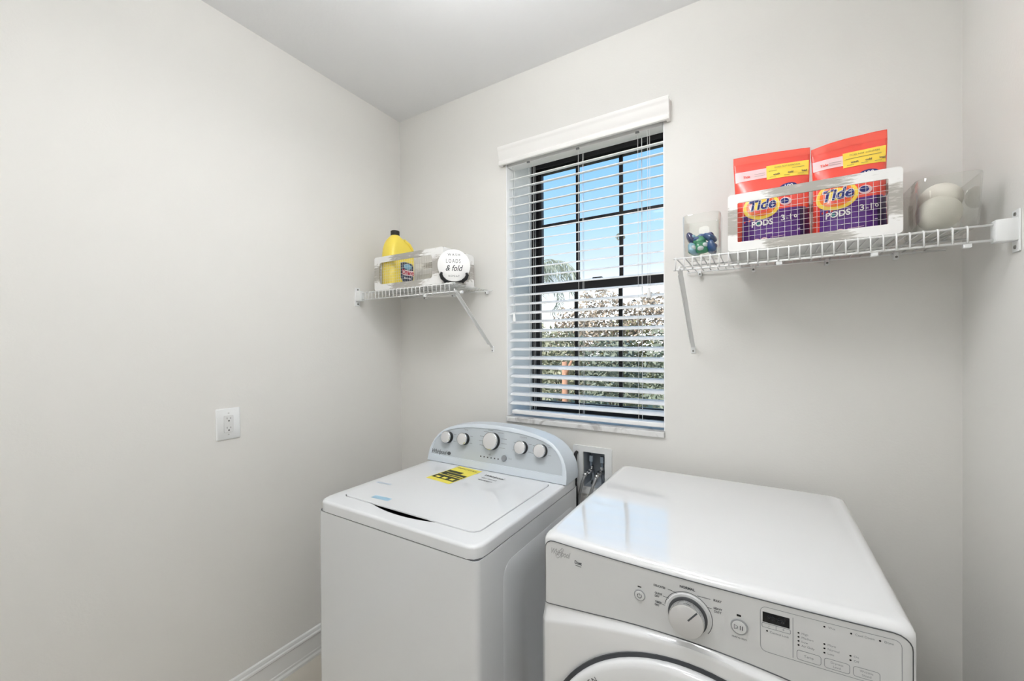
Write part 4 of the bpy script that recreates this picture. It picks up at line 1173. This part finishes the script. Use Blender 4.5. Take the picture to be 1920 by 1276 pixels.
def hedge_row(Y, xs_, h, ml, labs, size=.05, n=2600):
    sp = xs_[1] - xs_[0]
    for i, (x, lab) in enumerate(zip(xs_, labs)):
        hh = h * (1 + .08 * sin(i * 2.3 + Y))
        tree('garden_shrub', (x, Y + .3 * sin(i * 1.7), -.1), .5, [(0, 0, hh * .52, sp * .50, .6, hh * .52), (-sp * .18, .1, hh * .72, sp * .32, .5, hh * .34), (sp * .18, -.1, hh * .68, sp * .32, .5, hh * .36)], n, size, ml[i % len(ml)], M_bark, lab, 'shrub', .05, 'shrubs outside the window', .35)
hedge_row(6.6, (-4.25, -3.15, -2.05, -0.95, .15), 1.75, (M_l3, M_l1, M_l3), ['dense grey green shrub low in the left window panes', 'dense shrub low outside, left of the middle panes', 'dense grey green shrub low outside behind the middle panes', 'dense shrub low outside behind the right panes', 'dense shrub outside past the right window edge'])
hedge_row(9.5, (-6.6, -5.25, -3.9, -2.55, -1.2), 2.25, (M_l2, M_l1, M_l4), ['tall olive shrub far outside past the left window edge', 'tall olive shrub outside at the left lower panes', 'tall brownish shrub outside left of the open crowned tree', 'tall grey shrub behind the open crowned tree', 'tall shrub outside at the right lower panes'], .06, 3000)
tree('garden_tree', (-2.50, 8.0, -.1), 1.5, [(0, 0, 2.0, .62, .6, .5), (.55, .2, 2.15, .5, .5, .38), (-.25, -.1, 2.45, .42, .4, .30), (1.15, .1, 1.95, .5, .4, .45), (.85, 0, 2.35, .38, .4, .22), (-.5, .2, 1.8, .4, .4, .4)], 3000, .048, M_l4, M_bark, 'airy brownish tree with open crown seen through the lower sash', 'tree', .06, None, .2)
e_ = empty('tree_trunk', (-2.50, 5.6, -.1)); tag(e_, 'slim reddish tree trunk standing in front of the hedge outside', 'tree trunk')
obj('trunk', tube([(-2.50, 5.6, -.1), (-2.48, 5.6, .6), (-2.50, 5.62, 1.22)], [.055, .05, .04], 10), M_barkr, e_, smooth=True)
obj('branch', tube([(-2.49, 5.61, 1.0), (-2.40, 5.62, 1.2), (-2.37, 5.65, 1.30)], [.03, .022, .012], 8), M_barkr, e_, smooth=True)
def palm(base, hgt, nf, L, label, seed, drop, lw):
    random.seed(seed)
    b = V(base); e_ = empty('palm_tree', base); tag(e_, label, 'palm tree')
    obj('trunk', tube([b, b + V((.1, 0, hgt * .5)), b + V((0, 0, hgt))], [.14, .11, .09], 10), M_bark, e_, smooth=True)
    M_p = mat('palm_frond_grey_green', (150, 156, 142), .6)
    top_ = b + V((0, 0, hgt))
    for i in range(nf):
        a = 2 * pi * i / nf + random.uniform(-.2, .2); el = random.uniform(-.1, 1.0)
        bm = BM(); pts = []; d = V((cos(a), sin(a), 0)); n = 16
        p = V(top_); ang = el
        for k in range(n + 1):
            pts.append(V(p)); p = p + (d * cos(ang) + V((0, 0, sin(ang)))) * (L / n); ang -= drop / n * (1 + k * .06)
        add_tube(bm, pts, [.014 * (1 - k / (n + 3)) for k in range(n + 1)], 5)
        sd_ = V((-sin(a), cos(a), 0))
        for k in range(2, n):
            for s_ in (-1, 1):
                for j in range(2):
                    q = pts[k].lerp(pts[k + 1], j / 2 + random.uniform(0, .2)); ln = L * .34 * (1 - .8 * abs(k / n - .45)) * random.uniform(.8, 1.15)
                    tip = q + sd_ * s_ * ln * .35 + V((0, 0, -ln * .85)) + d * ln * random.uniform(.1, .5)
                    md = (q + tip) / 2 + sd_ * s_ * ln * .12 + V((0, 0, ln * .08)); wv = (tip - q).cross(sd_).normalized() * lw
                    bm.faces.new([bm.verts.new(v) for v in (q + wv, q - wv, md - wv)]); bm.faces.new([bm.verts.new(v) for v in (q + wv, md - wv, md + wv)]); bm.faces.new([bm.verts.new(v) for v in (md + wv, md - wv, tip)])
        obj('frond', bm, M_p, e_)
palm((-5.64, 10.6, -.1), 3.75, 17, 1.75, 'palm with drooping fronds seen at the left of the upper sash', 5, 1.9, .010)
palm((-11.15, 38.0, -.1), 11.9, 11, .65, 'tiny distant palm top behind the grille bar of the upper sash', 9, 2.2, .02)
